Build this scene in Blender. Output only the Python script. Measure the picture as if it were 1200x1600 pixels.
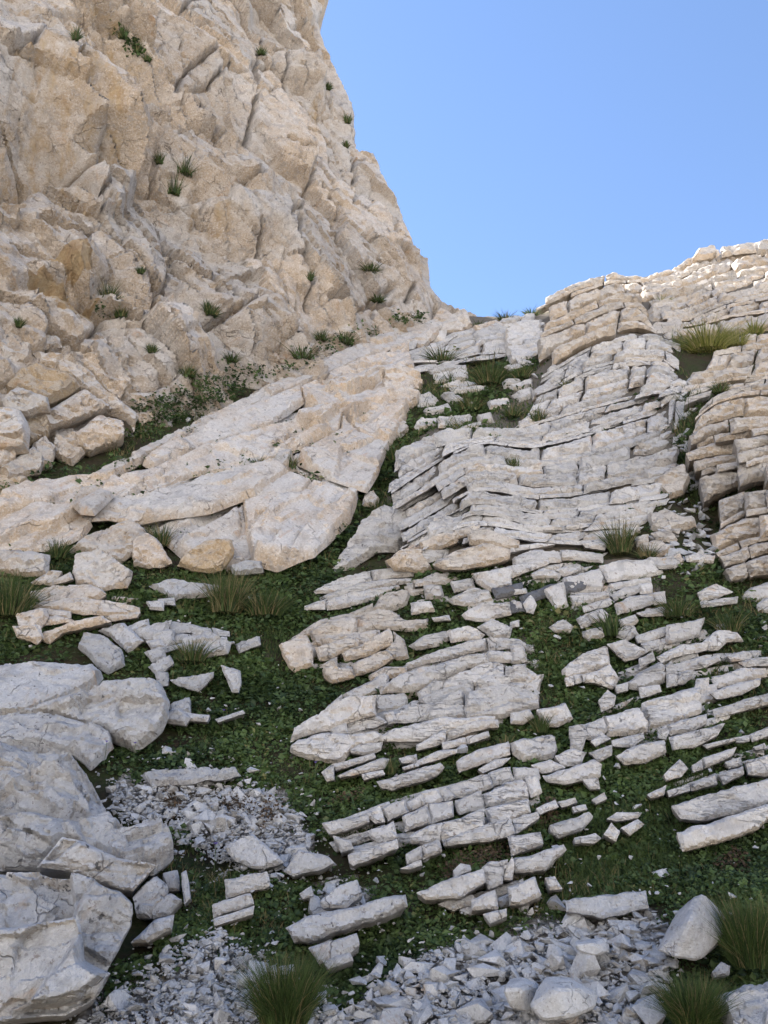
import bpy, math, random
import numpy as np
from mathutils import Vector, Matrix
from mathutils.geometry import delaunay_2d_cdt

# ------------------------------------------------------------------ scene, camera, sky, sun, exposure
for o in list(bpy.data.objects):
    bpy.data.objects.remove(o)
scene = bpy.context.scene
COL = scene.collection
R = math.radians
PITCH = 20.0
FPX = 1164.0                       # focal length in photo pixels (1200 x 1600)
EYE = np.array([0.0, 0.0, 1.6])

cam_d = bpy.data.cameras.new('camera')
cam = bpy.data.objects.new('camera', cam_d)
COL.objects.link(cam)
cam.location = EYE
cam.rotation_euler = (R(90 + PITCH), 0, 0)
cam_d.sensor_fit = 'VERTICAL'
cam_d.sensor_height = 24.0
cam_d.lens = 24.0 * FPX / 1600.0
cam_d.clip_start = 0.05
scene.cycles.max_bounces = 6
scene.cycles.diffuse_bounces = 2
scene.cycles.glossy_bounces = 1
scene.cycles.transmission_bounces = 2
cam_d.clip_end = 5000
scene.camera = cam

SUN_ELEV, SUN_AZ = 54.0, -48.0     # azimuth measured from straight ahead, minus = left
world = bpy.data.worlds.new('World')
scene.world = world
world.use_nodes = True
wn = world.node_tree.nodes; wl = world.node_tree.links
wn.clear()
w_out = wn.new('ShaderNodeOutputWorld')
w_bg = wn.new('ShaderNodeBackground')
w_sky = wn.new('ShaderNodeTexSky')
w_sky.sky_type = 'NISHITA'
w_sky.sun_disc = False
w_sky.sun_elevation = R(SUN_ELEV)
w_sky.sun_rotation = R(SUN_AZ)
w_sky.altitude = 1800
w_sky.air_density = 1.0
w_sky.dust_density = 0.1
w_sky.ozone_density = 2.2
w_bg.inputs['Strength'].default_value = 0.1
wl.new(w_sky.outputs[0], w_bg.inputs[0]); wl.new(w_bg.outputs[0], w_out.inputs[0])

sun_d = bpy.data.lights.new('sun', 'SUN')
sun_d.energy = 5.0
sun_d.angle = R(0.53)
sun_d.color = (1.0, 0.94, 0.85)
sun = bpy.data.objects.new('sun', sun_d)
COL.objects.link(sun)
_sd = Vector((math.sin(R(SUN_AZ)) * math.cos(R(SUN_ELEV)), math.cos(R(SUN_AZ)) * math.cos(R(SUN_ELEV)), math.sin(R(SUN_ELEV))))
sun.rotation_euler = _sd.to_track_quat('Z', 'Y').to_euler()
sun.location = (0, 0, 60)

scene.view_settings.view_transform = 'Standard'
scene.view_settings.look = 'None'
scene.view_settings.gamma = 1.0
scene.view_settings.exposure = 1.68
scene.view_settings.use_curve_mapping = False

# ------------------------------------------------------------------ numeric helpers
rng = np.random.default_rng(7)
random.seed(7)
CP, SP = math.cos(R(PITCH)), math.sin(R(PITCH))

def ray(px, py):
    """direction of a photo pixel, one unit of depth along the lens axis"""
    a = (np.asarray(px, float) - 600.0) / FPX
    b = (800.0 - np.asarray(py, float)) / FPX
    return np.stack([a, CP - b * SP, SP + b * CP], -1)

def to_px(p):
    q = np.asarray(p, float) - EYE
    zc = q[..., 1] * CP + q[..., 2] * SP
    yc = -q[..., 1] * SP + q[..., 2] * CP
    zs = np.where(np.abs(zc) < 1e-3, 1e-3, zc)
    return 600 + FPX * q[..., 0] / zs, 800 - FPX * yc / zs, zc

def _h(ix, iy, iz, seed):
    n = (ix * 374761393 + iy * 668265263 + iz * 2147483647 + seed * 974711) & 0xffffffff
    n = ((n ^ (n >> 13)) * 1274126177) & 0xffffffff
    n = ((n ^ (n >> 16)) * 2246822519) & 0xffffffff
    return ((n ^ (n >> 15)) & 0xffffff) / float(0xffffff)

def vnoise(p, seed=0):
    """value noise in -1..1 for points (N,3)"""
    p = np.asarray(p, float)
    i = np.floor(p).astype(np.int64)
    f = p - i
    f = f * f * (3 - 2 * f)
    x, y, z = i[:, 0], i[:, 1], i[:, 2]
    def c(a, b, d): return _h(x + a, y + b, z + d, seed)
    fx, fy, fz = f[:, 0], f[:, 1], f[:, 2]
    v00 = c(0,0,0) * (1-fx) + c(1,0,0) * fx
    v10 = c(0,1,0) * (1-fx) + c(1,1,0) * fx
    v01 = c(0,0,1) * (1-fx) + c(1,0,1) * fx
    v11 = c(0,1,1) * (1-fx) + c(1,1,1) * fx
    v0 = v00 * (1-fy) + v10 * fy
    v1 = v01 * (1-fy) + v11 * fy
    return (v0 * (1-fz) + v1 * fz) * 2 - 1

def fbm(p, octv=4, seed=0, gain=0.5):
    p = np.asarray(p, float)
    s = 0; a = 1.0; t = 0
    for k in range(octv):
        s = s + a * vnoise(p * (2.03 ** k) + 17.3 * k, seed + k); t += a; a *= gain
    return s / t

def cells(u, v, seed=0, slope=1.0, sharp=30.0):
    """faceting: every cell of a jittered grid is a tilted plane. gives height, border distance, id"""
    iu = np.floor(u).astype(np.int64); iv = np.floor(v).astype(np.int64)
    z0 = np.zeros_like(iu)
    D, HH, ID = [], [], []
    for du in (-1, 0, 1):
        for dv in (-1, 0, 1):
            a, b = iu + du, iv + dv
            eu = u - (a + 0.1 + 0.8 * _h(a, b, z0, seed)); ev = v - (b + 0.1 + 0.8 * _h(a, b, z0, seed + 1))
            D.append(np.sqrt(eu * eu + ev * ev))
            HH.append((_h(a, b, z0, seed + 2) - 0.5) + slope * (eu * (_h(a, b, z0, seed + 3) - 0.5) + ev * (_h(a, b, z0, seed + 4) - 0.5)) * 2)
            ID.append((a + 5000) * 100000 + (b + 5000))
    D = np.array(D); HH = np.array(HH); ID = np.array(ID)
    k = D.argmin(0); best = D.min(0)
    w = np.exp(-sharp * (D - best))
    hgt = (w * HH).sum(0) / w.sum(0)
    cid = np.take_along_axis(ID, k[None], 0)[0]
    np.put_along_axis(D, k[None], 9e9, 0)
    return hgt, D.min(0) - best, cid

def sstep(a, b, x):
    t = np.clip((x - a) / (b - a), 0, 1)
    return t * t * (3 - 2 * t)

# ------------------------------------------------------------------ the lie of the land
# behind the camera the ground drops to a stream bed and climbs an unseen far slope, added to bounce sunlight
_PY = np.array([-400., -150., -60., -22., -14., -6., 0., 4., 6., 8., 40., 80.])
_PZ = np.array([260., 112., 33., -2.6, -4.5, -1.6, 0., 1.05, 2.0, 3.6, 3.6 + 33.1, 3.6 + 74.5])

def ridge_y(x):
    return 18.2 + 0.5 * np.sin(x * 0.9) + 0.15 * np.sin(x * 2.7) + 0.02 * np.maximum(x - 3, 0)

BUMPS = []     # (px, py, width across, width along, height)

def T(x, y):
    """height of the smooth bedrock slope"""
    x = np.asarray(x, float); y = np.asarray(y, float)
    # blurred profile
    z = 0
    for o in (-0.9, -0.45, 0, 0.45, 0.9):
        z = z + np.interp(y + o, _PY, _PZ)
    z = z / 5
    axis = np.interp(y, [0, 4, 6, 9, 12, 18], [-0.3, -0.6, -0.9, -0.6, 0.4, 2.6])
    d = x - axis
    cr = np.interp(y, [0, 4, 7, 11, 18], [0.04, 0.07, 0.12, 0.2, 0.30])
    cl = np.interp(y, [0, 4, 7, 11, 18], [0.05, 0.10, 0.16, 0.15, 0.1])
    w = 0.8
    rise = cr * (np.sqrt(np.maximum(d, 0) ** 2 + w * w) - w) + cl * (np.sqrt(np.maximum(-d, 0) ** 2 + w * w) - w)
    z = z + np.minimum(rise, 5)
    for bx, by, wx, wy, hh in BUMPS:
        z = z + hh * np.exp(-((x - bx) / wx) ** 2 - ((y - by) / wy) ** 2)
    ry = ridge_y(x)
    over = np.maximum(y - ry, 0)
    z = z - over * 1.9
    return np.maximum(z, -70)

def hit(px, py):
    """point where a photo pixel meets the smooth slope"""
    px = np.atleast_1d(np.asarray(px, float)); py = np.atleast_1d(np.asarray(py, float))
    d = ray(px, py)
    t = np.full(px.shape, 2.0); done = np.zeros(px.shape, bool)
    step = 0.06
    for _ in range(520):
        p = EYE + d * t[:, None]
        below = p[:, 2] < T(p[:, 0], p[:, 1])
        done |= below
        if done.all(): break
        t = np.where(done, t, t + step)
    lo, hi = t - step, t.copy()
    for _ in range(12):
        m = (lo + hi) / 2
        p = EYE + d * m[:, None]
        b = p[:, 2] < T(p[:, 0], p[:, 1])
        hi = np.where(b, m, hi); lo = np.where(b, lo, m)
    hi = np.where(done, hi, 21.5)
    return EYE + d * hi[:, None], hi

def bump(px, py, wx, wy, hh):
    p, _ = hit(px, py)
    BUMPS.append((p[0, 0], p[0, 1], wx, wy, hh))

bump(740, 800, 1.3, 2.2, 0.55)      # the arched nose of beds in the middle
bump(950, 560, 1.6, 1.8, 0.7)       # buttress under the ridge
bump(1180, 760, 1.6, 2.0, 0.9)      # right-hand outcrop
bump(1085, 700, 0.5, 2.2, -0.7)     # dark runnel beside it
bump(600, 740, 0.6, 2.0, -0.4)      # grassy runnel beside the great slab

# ------------------------------------------------------------------ object helpers
def link(name, me, parent=None, kind=None, label=None, cat=None, group=None):
    o = bpy.data.objects.new(name, me)
    COL.objects.link(o)
    if parent is not None: o.parent = parent
    if kind: o['kind'] = kind
    if label: o['label'] = label
    if cat: o['category'] = cat
    if group: o['group'] = group
    return o

def mesh_np(name, V, F, mat, smooth=True, sharp=None):
    """mesh from arrays; F is (n,3) or (n,4) or a list of such arrays"""
    if not isinstance(F, (list, tuple)): F = [F]
    F = [np.asarray(f, np.int32) for f in F if len(f)]
    me = bpy.data.meshes.new(name)
    loops = np.concatenate([f.ravel() for f in F])
    tot = np.concatenate([np.full(len(f), f.shape[1], np.int32) for f in F])
    start = np.concatenate([[0], np.cumsum(tot)[:-1]]).astype(np.int32)
    me.vertices.add(len(V)); me.vertices.foreach_set('co', np.asarray(V, np.float32).ravel())
    me.loops.add(len(loops)); me.loops.foreach_set('vertex_index', loops.astype(np.int32))
    me.polygons.add(len(tot)); me.polygons.foreach_set('loop_start', start); me.polygons.foreach_set('loop_total', tot)
    me.update(calc_edges=True)
    me.polygons.foreach_set('use_smooth', np.full(len(tot), smooth, bool))
    if sharp is not None and smooth:
        me.set_sharp_from_angle(angle=R(sharp))
    if mat is not None: me.materials.append(mat)
    return me

# ------------------------------------------------------------------ materials
def nodes(name):
    m = bpy.data.materials.new(name); m.use_nodes = True
    nt = m.node_tree; nt.nodes.clear()
    out = nt.nodes.new('ShaderNodeOutputMaterial'); b = nt.nodes.new('ShaderNodeBsdfPrincipled')
    nt.links.new(b.outputs[0], out.inputs[0])
    return m, nt, b

class NB:
    def __init__(s, nt): s.nt = nt
    def n(s, t, **kw):
        x = s.nt.nodes.new(t)
        for k, v in kw.items(): setattr(x, k, v)
        return x
    def l(s, a, b): s.nt.links.new(a, b)
    def noise(s, vec, scale, detail=4, rough=0.55, dist=0.0):
        x = s.n('ShaderNodeTexNoise'); x.inputs['Scale'].default_value = scale
        x.inputs['Detail'].default_value = detail; x.inputs['Roughness'].default_value = rough
        x.inputs['Distortion'].default_value = dist
        s.l(vec, x.inputs['Vector']); return x.outputs[0]
    def voro(s, vec, scale, feature='F1', rnd=1.0):
        x = s.n('ShaderNodeTexVoronoi', feature=feature); x.inputs['Scale'].default_value = scale
        x.inputs['Randomness'].default_value = rnd
        s.l(vec, x.inputs['Vector']); return x
    def ramp(s, val, a, b, lo=0.0, hi=1.0):
        x = s.n('ShaderNodeMapRange'); x.interpolation_type = 'SMOOTHSTEP'
        x.inputs[1].default_value = a; x.inputs[2].default_value = b
        x.inputs[3].default_value = lo; x.inputs[4].default_value = hi
        s.l(val, x.inputs[0]); return x.outputs[0]
    def mix(s, fac, a, b, mode='MIX'):
        x = s.n('ShaderNodeMix', data_type='RGBA', blend_type=mode)
        if isinstance(fac, (int, float)): x.inputs[0].default_value = fac
        else: s.l(fac, x.inputs[0])
        for sock, v in ((x.inputs[6], a), (x.inputs[7], b)):
            if isinstance(v, tuple): sock.default_value = (*v, 1)
            else: s.l(v, sock)
        return x.outputs[2]
    def math(s, op, a, b=None):
        x = s.n('ShaderNodeMath', operation=op)
        for sock, v in ((x.inputs[0], a), (x.inputs[1], b)):
            if v is None: continue
            if isinstance(v, (int, float)): sock.default_value = v
            else: s.l(v, sock)
        return x.outputs[0]

def rock_material(name, pale, tan, tan_lo, tan_hi, lichen=0.5, ochre=False, bump_d=0.02, scale=1.0, bedding=False):
    m, nt, b = nodes(name); k = NB(nt)
    geo = k.n('ShaderNodeNewGeometry'); pos = geo.outputs['Position']
    oi = k.n('ShaderNodeObjectInfo')
    big = k.noise(pos, 0.9 * scale, 4, 0.6)
    mid = k.noise(pos, 5.0 * scale, 4, 0.68, 0.4)
    fine = k.noise(pos, 38.0 * scale, 3, 0.7)
    # warm stain: patchy, each piece a little different
    t = k.math('ADD', k.math('MULTIPLY', big, 0.62), k.math('MULTIPLY', mid, 0.38))
    t = k.math('ADD', t, k.math('MULTIPLY', k.math('SUBTRACT', oi.outputs['Random'], 0.5), 0.10))
    # weathered rind is grey where rain washes it, warm where the rock hangs over
    sx = k.n('ShaderNodeSeparateXYZ'); k.l(geo.outputs['Normal'], sx.inputs[0])
    t = k.math('ADD', t, k.math('MULTIPLY', sx.outputs[2], -0.17))
    fac = k.ramp(t, tan_lo, tan_hi)
    col = k.mix(fac, pale, tan)
    # mottling
    col = k.mix(k.ramp(fine, 0.45, 0.72, 0.0, 0.65), col, tuple(min(1, c * 1.3) for c in pale))
    pit = k.noise(pos, 24.0 * scale, 3, 0.75)
    col = k.mix(k.ramp(pit, 0.43, 0.30, 0.0, 0.7), col, tuple(c * f for c, f in zip(tan, (0.42, 0.40, 0.42))))
    col = k.mix(k.ramp(mid, 0.50, 0.68, 0.0, 0.55), col, tuple(c * f for c, f in zip(pale, (0.60, 0.61, 0.64))))
    rust = k.noise(pos, 2.3 * scale, 4, 0.7, 0.8)
    col = k.mix(k.ramp(rust, 0.60, 0.74, 0.0, 0.55), col, (tan[0] * 0.95, tan[1] * 0.72, tan[2] * 0.5))
    # dark lichen specks and blotches
    sp = k.noise(pos, 13.0 * scale, 3, 0.6)
    sp2 = k.noise(pos, 2.0, 2, 0.5)
    spm = k.math('MULTIPLY', k.ramp(sp, 0.64, 0.70), k.ramp(sp2, 0.48, 0.6))
    col = k.mix(k.math('MULTIPLY', spm, lichen), col, (0.06, 0.06, 0.065))
    if ochre:
        at = k.n('ShaderNodeAttribute', attribute_name='ochre')
        mps = k.n('ShaderNodeMapping'); mps.inputs['Scale'].default_value = (3.2, 3.2, 0.7); k.l(pos, mps.inputs[0])
        stq = k.noise(mps.outputs[0], 1.0, 5, 0.65)
        oc = k.math('ADD', k.math('MULTIPLY', at.outputs['Fac'], 0.75), k.math('MULTIPLY', k.math('SUBTRACT', stq, 0.5), 2.2))
        col = k.mix(k.ramp(oc, 0.3, 0.95, 0.0, 0.75), col, k.mix(k.ramp(mid, 0.35, 0.65), (0.36, 0.22, 0.09), (0.50, 0.36, 0.19)))
    h1 = k.noise(pos, 9.0 * scale, 6, 0.74, 0.3)
    cr = k.voro(pos, 2.2 * scale, 'DISTANCE_TO_EDGE')
    wob = k.n('ShaderNodeVectorMath', operation='ADD'); nz = k.n('ShaderNodeTexNoise'); nz.inputs['Scale'].default_value = 3.0 * scale
    nz.inputs['Detail'].default_value = 3; nz.inputs['Roughness'].default_value = 0.65
    k.l(pos, nz.inputs['Vector'])
    sc = k.n('ShaderNodeVectorMath', operation='SCALE'); sc.inputs['Scale'].default_value = 0.30 / scale; k.l(nz.outputs[1], sc.inputs[0])
    k.l(pos, wob.inputs[0]); k.l(sc.outputs[0], wob.inputs[1]); k.l(wob.outputs[0], cr.inputs['Vector'])
    crack = k.math('MULTIPLY', k.ramp(cr.outputs['Distance'], 0.0, 0.014, 1.0, 0.0), k.ramp(k.noise(pos, 2.4 * scale, 2, 0.5), 0.50, 0.60))
    col = k.mix(k.math('MULTIPLY', crack, 0.35), col, (0.10, 0.08, 0.065))
    if bedding:
        mp = k.n('ShaderNodeMapping'); mp.inputs['Scale'].default_value = (0.9, 0.9, 16.0)
        mp.inputs['Rotation'].default_value = (0, R(12), 0)
        wb2 = k.n('ShaderNodeVectorMath', operation='ADD'); sc2 = k.n('ShaderNodeVectorMath', operation='SCALE'); sc2.inputs['Scale'].default_value = 0.12
        k.l(nz.outputs[1], sc2.inputs[0]); k.l(pos, wb2.inputs[0]); k.l(sc2.outputs[0], wb2.inputs[1]); k.l(wb2.outputs[0], mp.inputs[0])
        bd = k.noise(mp.outputs[0], 1.6, 5, 0.65)
        seam = k.ramp(k.math('ABSOLUTE', k.math('SUBTRACT', bd, 0.5)), 0.0, 0.012, 1.0, 0.0)
        seam = k.math('MULTIPLY', seam, k.ramp(sp2, 0.42, 0.58))
        col = k.mix(k.math('MULTIPLY', seam, 0.3), col, (0.10, 0.085, 0.07))
    hv = k.n('ShaderNodeHueSaturation')
    hv.inputs['Saturation'].default_value = 1.0
    k.l(k.math('ADD', 0.86, k.math('MULTIPLY', oi.outputs['Random'], 0.26)), hv.inputs['Value'])
    k.l(col, hv.inputs['Color'])
    k.l(hv.outputs[0], b.inputs['Base Color'])
    b.inputs['Roughness'].default_value = 0.92
    b.inputs['Specular IOR Level'].default_value = 0.25
    # fine relief
    h = k.math('SUBTRACT', k.math('ADD', h1, k.math('MULTIPLY', pit, 0.25)), k.math('MULTIPLY', crack, 0.4))
    if bedding:
        h = k.math('ADD', h, k.math('MULTIPLY', bd, 0.35)); h = k.math('SUBTRACT', h, k.math('MULTIPLY', seam, 0.2))
    bp = k.n('ShaderNodeBump'); bp.inputs['Strength'].default_value = 1.0; bp.inputs['Distance'].default_value = bump_d * 1.7
    k.l(h, bp.inputs['Height']); k.l(bp.outputs[0], b.inputs['Normal'])
    return m

M_CLIFF = rock_material('cliff_limestone', (0.595, 0.555, 0.52), (0.50, 0.39, 0.285), 0.34, 0.70, 0.45, ochre=True, bump_d=0.06, scale=0.8)
M_SLAB = rock_material('slab_limestone', (0.60, 0.57, 0.54), (0.53, 0.41, 0.295), 0.32, 0.64, 0.5, bump_d=0.03, scale=1.0)
M_BED = rock_material('bedded_limestone', (0.58, 0.56, 0.54), (0.51, 0.42, 0.325), 0.44, 0.78, 0.6, bump_d=0.022, scale=1.3, bedding=True)
M_BEDWARM = rock_material('warm_bedded_limestone', (0.575, 0.53, 0.48), (0.50, 0.385, 0.27), 0.40, 0.70, 0.4, bump_d=0.025, scale=1.2, bedding=True)
M_NEAR = rock_material('foreground_limestone', (0.475, 0.475, 0.485), (0.44, 0.38, 0.31), 0.44, 0.78, 0.85, bump_d=0.02, scale=1.6)
M_STONE = rock_material('loose_limestone', (0.52, 0.52, 0.525), (0.45, 0.40, 0.34), 0.50, 0.85, 0.4, bump_d=0.008, scale=3.0)
M_TAN = rock_material('ochre_stained_limestone', (0.50, 0.44, 0.37), (0.46, 0.335, 0.20), 0.30, 0.66, 0.35, bump_d=0.025, scale=1.2)
M_DARK = rock_material('dark_limestone', (0.13, 0.135, 0.15), (0.16, 0.15, 0.14), 0.4, 0.8, 0.4, bump_d=0.02, scale=1.4)  # much darker, bluish version of the limestone

def soil_material():
    m, nt, b = nodes('mossy_soil'); k = NB(nt)
    geo = k.n('ShaderNodeNewGeometry'); pos = geo.outputs['Position']
    a = k.noise(pos, 3.0, 6, 0.65); c = k.noise(pos, 30.0, 6, 0.7); d = k.noise(pos, 0.8, 4, 0.6)
    col = k.mix(k.ramp(a, 0.38, 0.62), (0.05, 0.04, 0.028), (0.040, 0.055, 0.02))
    col = k.mix(k.ramp(c, 0.4, 0.7, 0, 0.6), col, (0.085, 0.07, 0.045))
    col = k.mix(k.ramp(d, 0.58, 0.7, 0, 0.5), col, (0.12, 0.10, 0.07))
    rk = k.n('ShaderNodeAttribute', attribute_name='rocky'); gv = k.n('ShaderNodeAttribute', attribute_name='gravel')
    rm = k.math('ADD', rk.outputs['Fac'], k.math('MULTIPLY', k.math('SUBTRACT', a, 0.5), 1.2))
    rc = k.mix(k.ramp(rk.outputs['Fac'], 1.2, 1.8), (0.17, 0.15, 0.125), k.mix(k.ramp(c, 0.35, 0.7), (0.46, 0.435, 0.40), (0.60, 0.575, 0.545)))  # gully rock darkened as shade in the gaps; outside paler for added bounce
    col = k.mix(k.ramp(rm, 0.4, 0.62), col, rc)
    vo = k.voro(pos, 42.0)
    gm = k.math('ADD', gv.outputs['Fac'], k.math('MULTIPLY', k.math('SUBTRACT', a, 0.5), 0.8))
    gc = k.mix(k.ramp(vo.outputs['Distance'], 0.2, 0.75), (0.48, 0.46, 0.43), (0.22, 0.20, 0.18))
    col = k.mix(k.ramp(gm, 0.4, 0.6), col, gc)
    k.l(col, b.inputs['Base Color']); b.inputs['Roughness'].default_value = 1.0
    b.inputs['Specular IOR Level'].default_value = 0.1
    bp = k.n('ShaderNodeBump'); bp.inputs['Strength'].default_value = 1.0; bp.inputs['Distance'].default_value = 0.03
    k.l(k.noise(pos, 18, 8, 0.75), bp.inputs['Height']); k.l(bp.outputs[0], b.inputs['Normal'])
    return m
M_SOIL = soil_material()

def leaf_material(name, c0, c1, c2, transl=0.25, rough=0.55):
    m, nt, b = nodes(name); k = NB(nt)
    at = k.n('ShaderNodeAttribute', attribute_name='tint')
    s = k.n('ShaderNodeSeparateColor'); k.l(at.outputs['Color'], s.inputs[0])
    col = k.mix(k.ramp(s.outputs[0], 0.0, 0.75), c0, c1)
    col = k.mix(k.ramp(s.outputs[1], 0.86, 1.0), col, c2)
    k.l(col, b.inputs['Base Color'])
    b.inputs['Roughness'].default_value = rough
    b.inputs['Specular IOR Level'].default_value = 0.35
    tr = k.n('ShaderNodeBsdfTranslucent'); k.l(col, tr.inputs[0])
    mx = k.n('ShaderNodeMixShader'); mx.inputs[0].default_value = transl
    k.l(b.outputs[0], mx.inputs[1]); k.l(tr.outputs[0], mx.inputs[2])
    out = [x for x in nt.nodes if x.type == 'OUTPUT_MATERIAL'][0]
    k.l(mx.outputs[0], out.inputs[0])
    return m
M_LEAF = leaf_material('creeping_leaf', (0.022, 0.044, 0.017), (0.105, 0.165, 0.052), (0.28, 0.25, 0.11))
M_GRASS = leaf_material('grass_blade', (0.030, 0.055, 0.015), (0.085, 0.125, 0.035), (0.26, 0.21, 0.10), 0.3, 0.6)
M_LITTER = leaf_material('dead_leaf', (0.035, 0.024, 0.016), (0.11, 0.075, 0.045), (0.20, 0.15, 0.09), 0.1, 0.8)
M_DRYGRASS_PAINTED_SUN = leaf_material('grass_blade_painted_sun', (0.16, 0.19, 0.04), (0.34, 0.33, 0.09), (0.55, 0.45, 0.20), 0.45, 0.6)  # dry grass tones brightened so the colour carries the sunlight
# ------------------------------------------------------------------ ground
def in_poly(px, py, poly):
    c = np.zeros(px.shape, bool); n = len(poly)
    for i in range(n):
        x1, y1 = poly[i]; x2, y2 = poly[(i + 1) % n]
        if y1 == y2: continue
        c ^= ((y1 > py) != (y2 > py)) & (px < (x2 - x1) * (py - y1) / (y2 - y1) + x1)
    return c


ROCKZ = [[(600,790),(625,695),(700,665),(760,655),(850,560),(850,460),(900,435),(960,420),(1010,425),(1060,410),(1100,385),(1230,360),(1260,500),(1050,520),(1055,600),(1050,760),(980,830),(950,860),(830,880),(640,880)],
         [(625,590),(640,540),(690,480),(760,470),(850,440),(850,550),(760,560)], [(440,1180),(600,1060),(700,1000),(830,990),(840,1110),(780,1130),(600,1180)], [(880,885),(1030,870),(1040,940),(920,980)]]
SCREEZ = [[(165,1215),(300,1203),(440,1225),(485,1290),(480,1345),(420,1345),(330,1320),(265,1270),(200,1285)],
          [(60,1640),(150,1560),(255,1490),(330,1450),(415,1480),(450,1530),(540,1560),(540,1640)],
          [(480,1640),(540,1560),(640,1478),(760,1448),(880,1420),(1010,1425),(1065,1470),(1030,1540),(1010,1640)], [(480,1385),(520,1365),(560,1370),(570,1400),(500,1415)]]
def hummock(x, y):
    p = np.stack([np.asarray(x, float), np.asarray(y, float), np.zeros(np.shape(x))], -1)
    return 0.045 * np.maximum(fbm(p * 1.3, 2, 131), -0.3) + 0.03 * fbm(p * 4.5, 2, 132)

def build_ground():
    xs = np.concatenate([np.linspace(-300, -30, 16)[:-1], np.linspace(-30, -9, 30)[:-1], np.arange(-9, 14, 0.09), np.linspace(14, 40, 30), np.linspace(40, 300, 16)[1:]])
    ys = np.concatenate([np.linspace(-400, -60, 30)[:-1], np.linspace(-60, 1.5, 70)[:-1], np.arange(1.5, 20, 0.09), np.linspace(20, 60, 30)])
    X, Y = np.meshgrid(xs, ys)
    x, y = X.ravel(), Y.ravel()
    z = T(x, y)
    p = np.stack([x, y, z], -1)
    z = z - 0.085 + 0.05 * fbm(p * 1.7, 4, 5) + 0.03 * fbm(p * 7, 2, 9) + hummock(x, y)
    far = sstep(25, 120, np.abs(x)) + sstep(-15, -80, y)
    z = z + far * 6 * fbm(p * 0.03, 4, 11)
    V = np.stack([x, y, z], -1)
    gx, gy, gz = to_px(V)
    wx = 12 * fbm(p * 1.5, 3, 21); wy = 12 * fbm(p * 1.5, 3, 22)
    zone_r = np.zeros(len(x)); zone_g = np.zeros(len(x))
    for pl in ROCKZ: zone_r = np.maximum(zone_r, in_poly(gx + wx, gy + wy, pl) * (gz > 0))
    for pl in SCREEZ: zone_g = np.maximum(zone_g, in_poly(gx + wx, gy + wy, pl) * (gz > 0))
    zone_r = np.maximum(zone_r, ((y < -6.0) | (np.abs(x) > 16)) * 2.0)      # pale rock outside the gully; added far slope brightened to bounce sun
    nx, ny = len(xs), len(ys)
    i = (np.arange(ny - 1)[:, None] * nx + np.arange(nx - 1)[None, :]).ravel()
    F = np.stack([i, i + 1, i + nx + 1, i + nx], -1)
    me = mesh_np('ground', V, F, M_SOIL)
    for nm, val in (('rocky', zone_r), ('gravel', zone_g)):
        at = me.attributes.new(nm, 'FLOAT', 'POINT'); at.data.foreach_set('value', val.astype(np.float32))
    link('ground', me, kind='structure', label='dark mossy soil of the steep gully floor')
build_ground()

# ------------------------------------------------------------------ left cliff
def unit(v): return v / np.linalg.norm(v)
CL_P0 = EYE + ray(690, 492) * 21.2
CL_P1 = EYE + ray(0, 765) * 10.2
def _cliff_normal(alpha=15.0):
    b = CL_P0 - CL_P1
    best = None
    for ph in np.linspace(0, 90, 3601):
        n = np.array([math.cos(R(ph)) * math.cos(R(alpha)), -math.sin(R(ph)) * math.cos(R(alpha)), math.sin(R(alpha))])
        e = abs(n @ b)
        if best is None or e < best[0]: best = (e, n)
    return unit(best[1])
CL_N = _cliff_normal()
CL_S = unit(np.cross(np.array([0, 0, 1.0]), CL_N))          # level direction along the face
if CL_S[0] < 0: CL_S = -CL_S
CL_T = unit(np.cross(CL_S, CL_N)); CL_T = CL_T if CL_T[2] > 0 else -CL_T

def cliff_hit(px, py, out=0.0):
    d = ray(px, py)
    t = ((CL_P0 + CL_N * out - EYE) @ CL_N) / (d @ CL_N)
    return EYE + d * np.asarray(t)[..., None], t

EDGE = np.array([(500, -400), (490, -250), (505, -120), (498, -40), (505, 18), (489, 40), (500, 80), (514, 110), (534, 150), (545, 188), (549, 243),
                 (575, 255), (592, 292), (610, 330), (628, 366), (640, 405), (660, 412), (664, 458), (682, 480), (704, 488), (730, 497), (760, 520), (900, 700)], float)
OCHRE = [[(0, 135), (70, 130), (150, 200), (185, 268), (100, 268), (0, 285)], [(30, 450), (75, 510), (140, 520), (145, 480), (60, 445)], [(70, 415), (115, 410), (135, 450), (100, 450)],
         [(165, 85), (190, 90), (280, 195), (230, 160)], [(290, 340), (345, 345), (370, 375), (310, 385)], [(120, 30), (170, 65), (175, 90), (125, 70)], [(470, 190), (490, 150), (505, 110), (495, 200)],
         [(485, 370), (520, 375), (545, 385), (530, 370)], [(0, 20), (60, 60), (80, 75), (20, 45)], [(60, 290), (120, 290), (175, 362), (100, 358)], [(480, 380), (520, 400), (520, 480), (500, 440)]]
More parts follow.
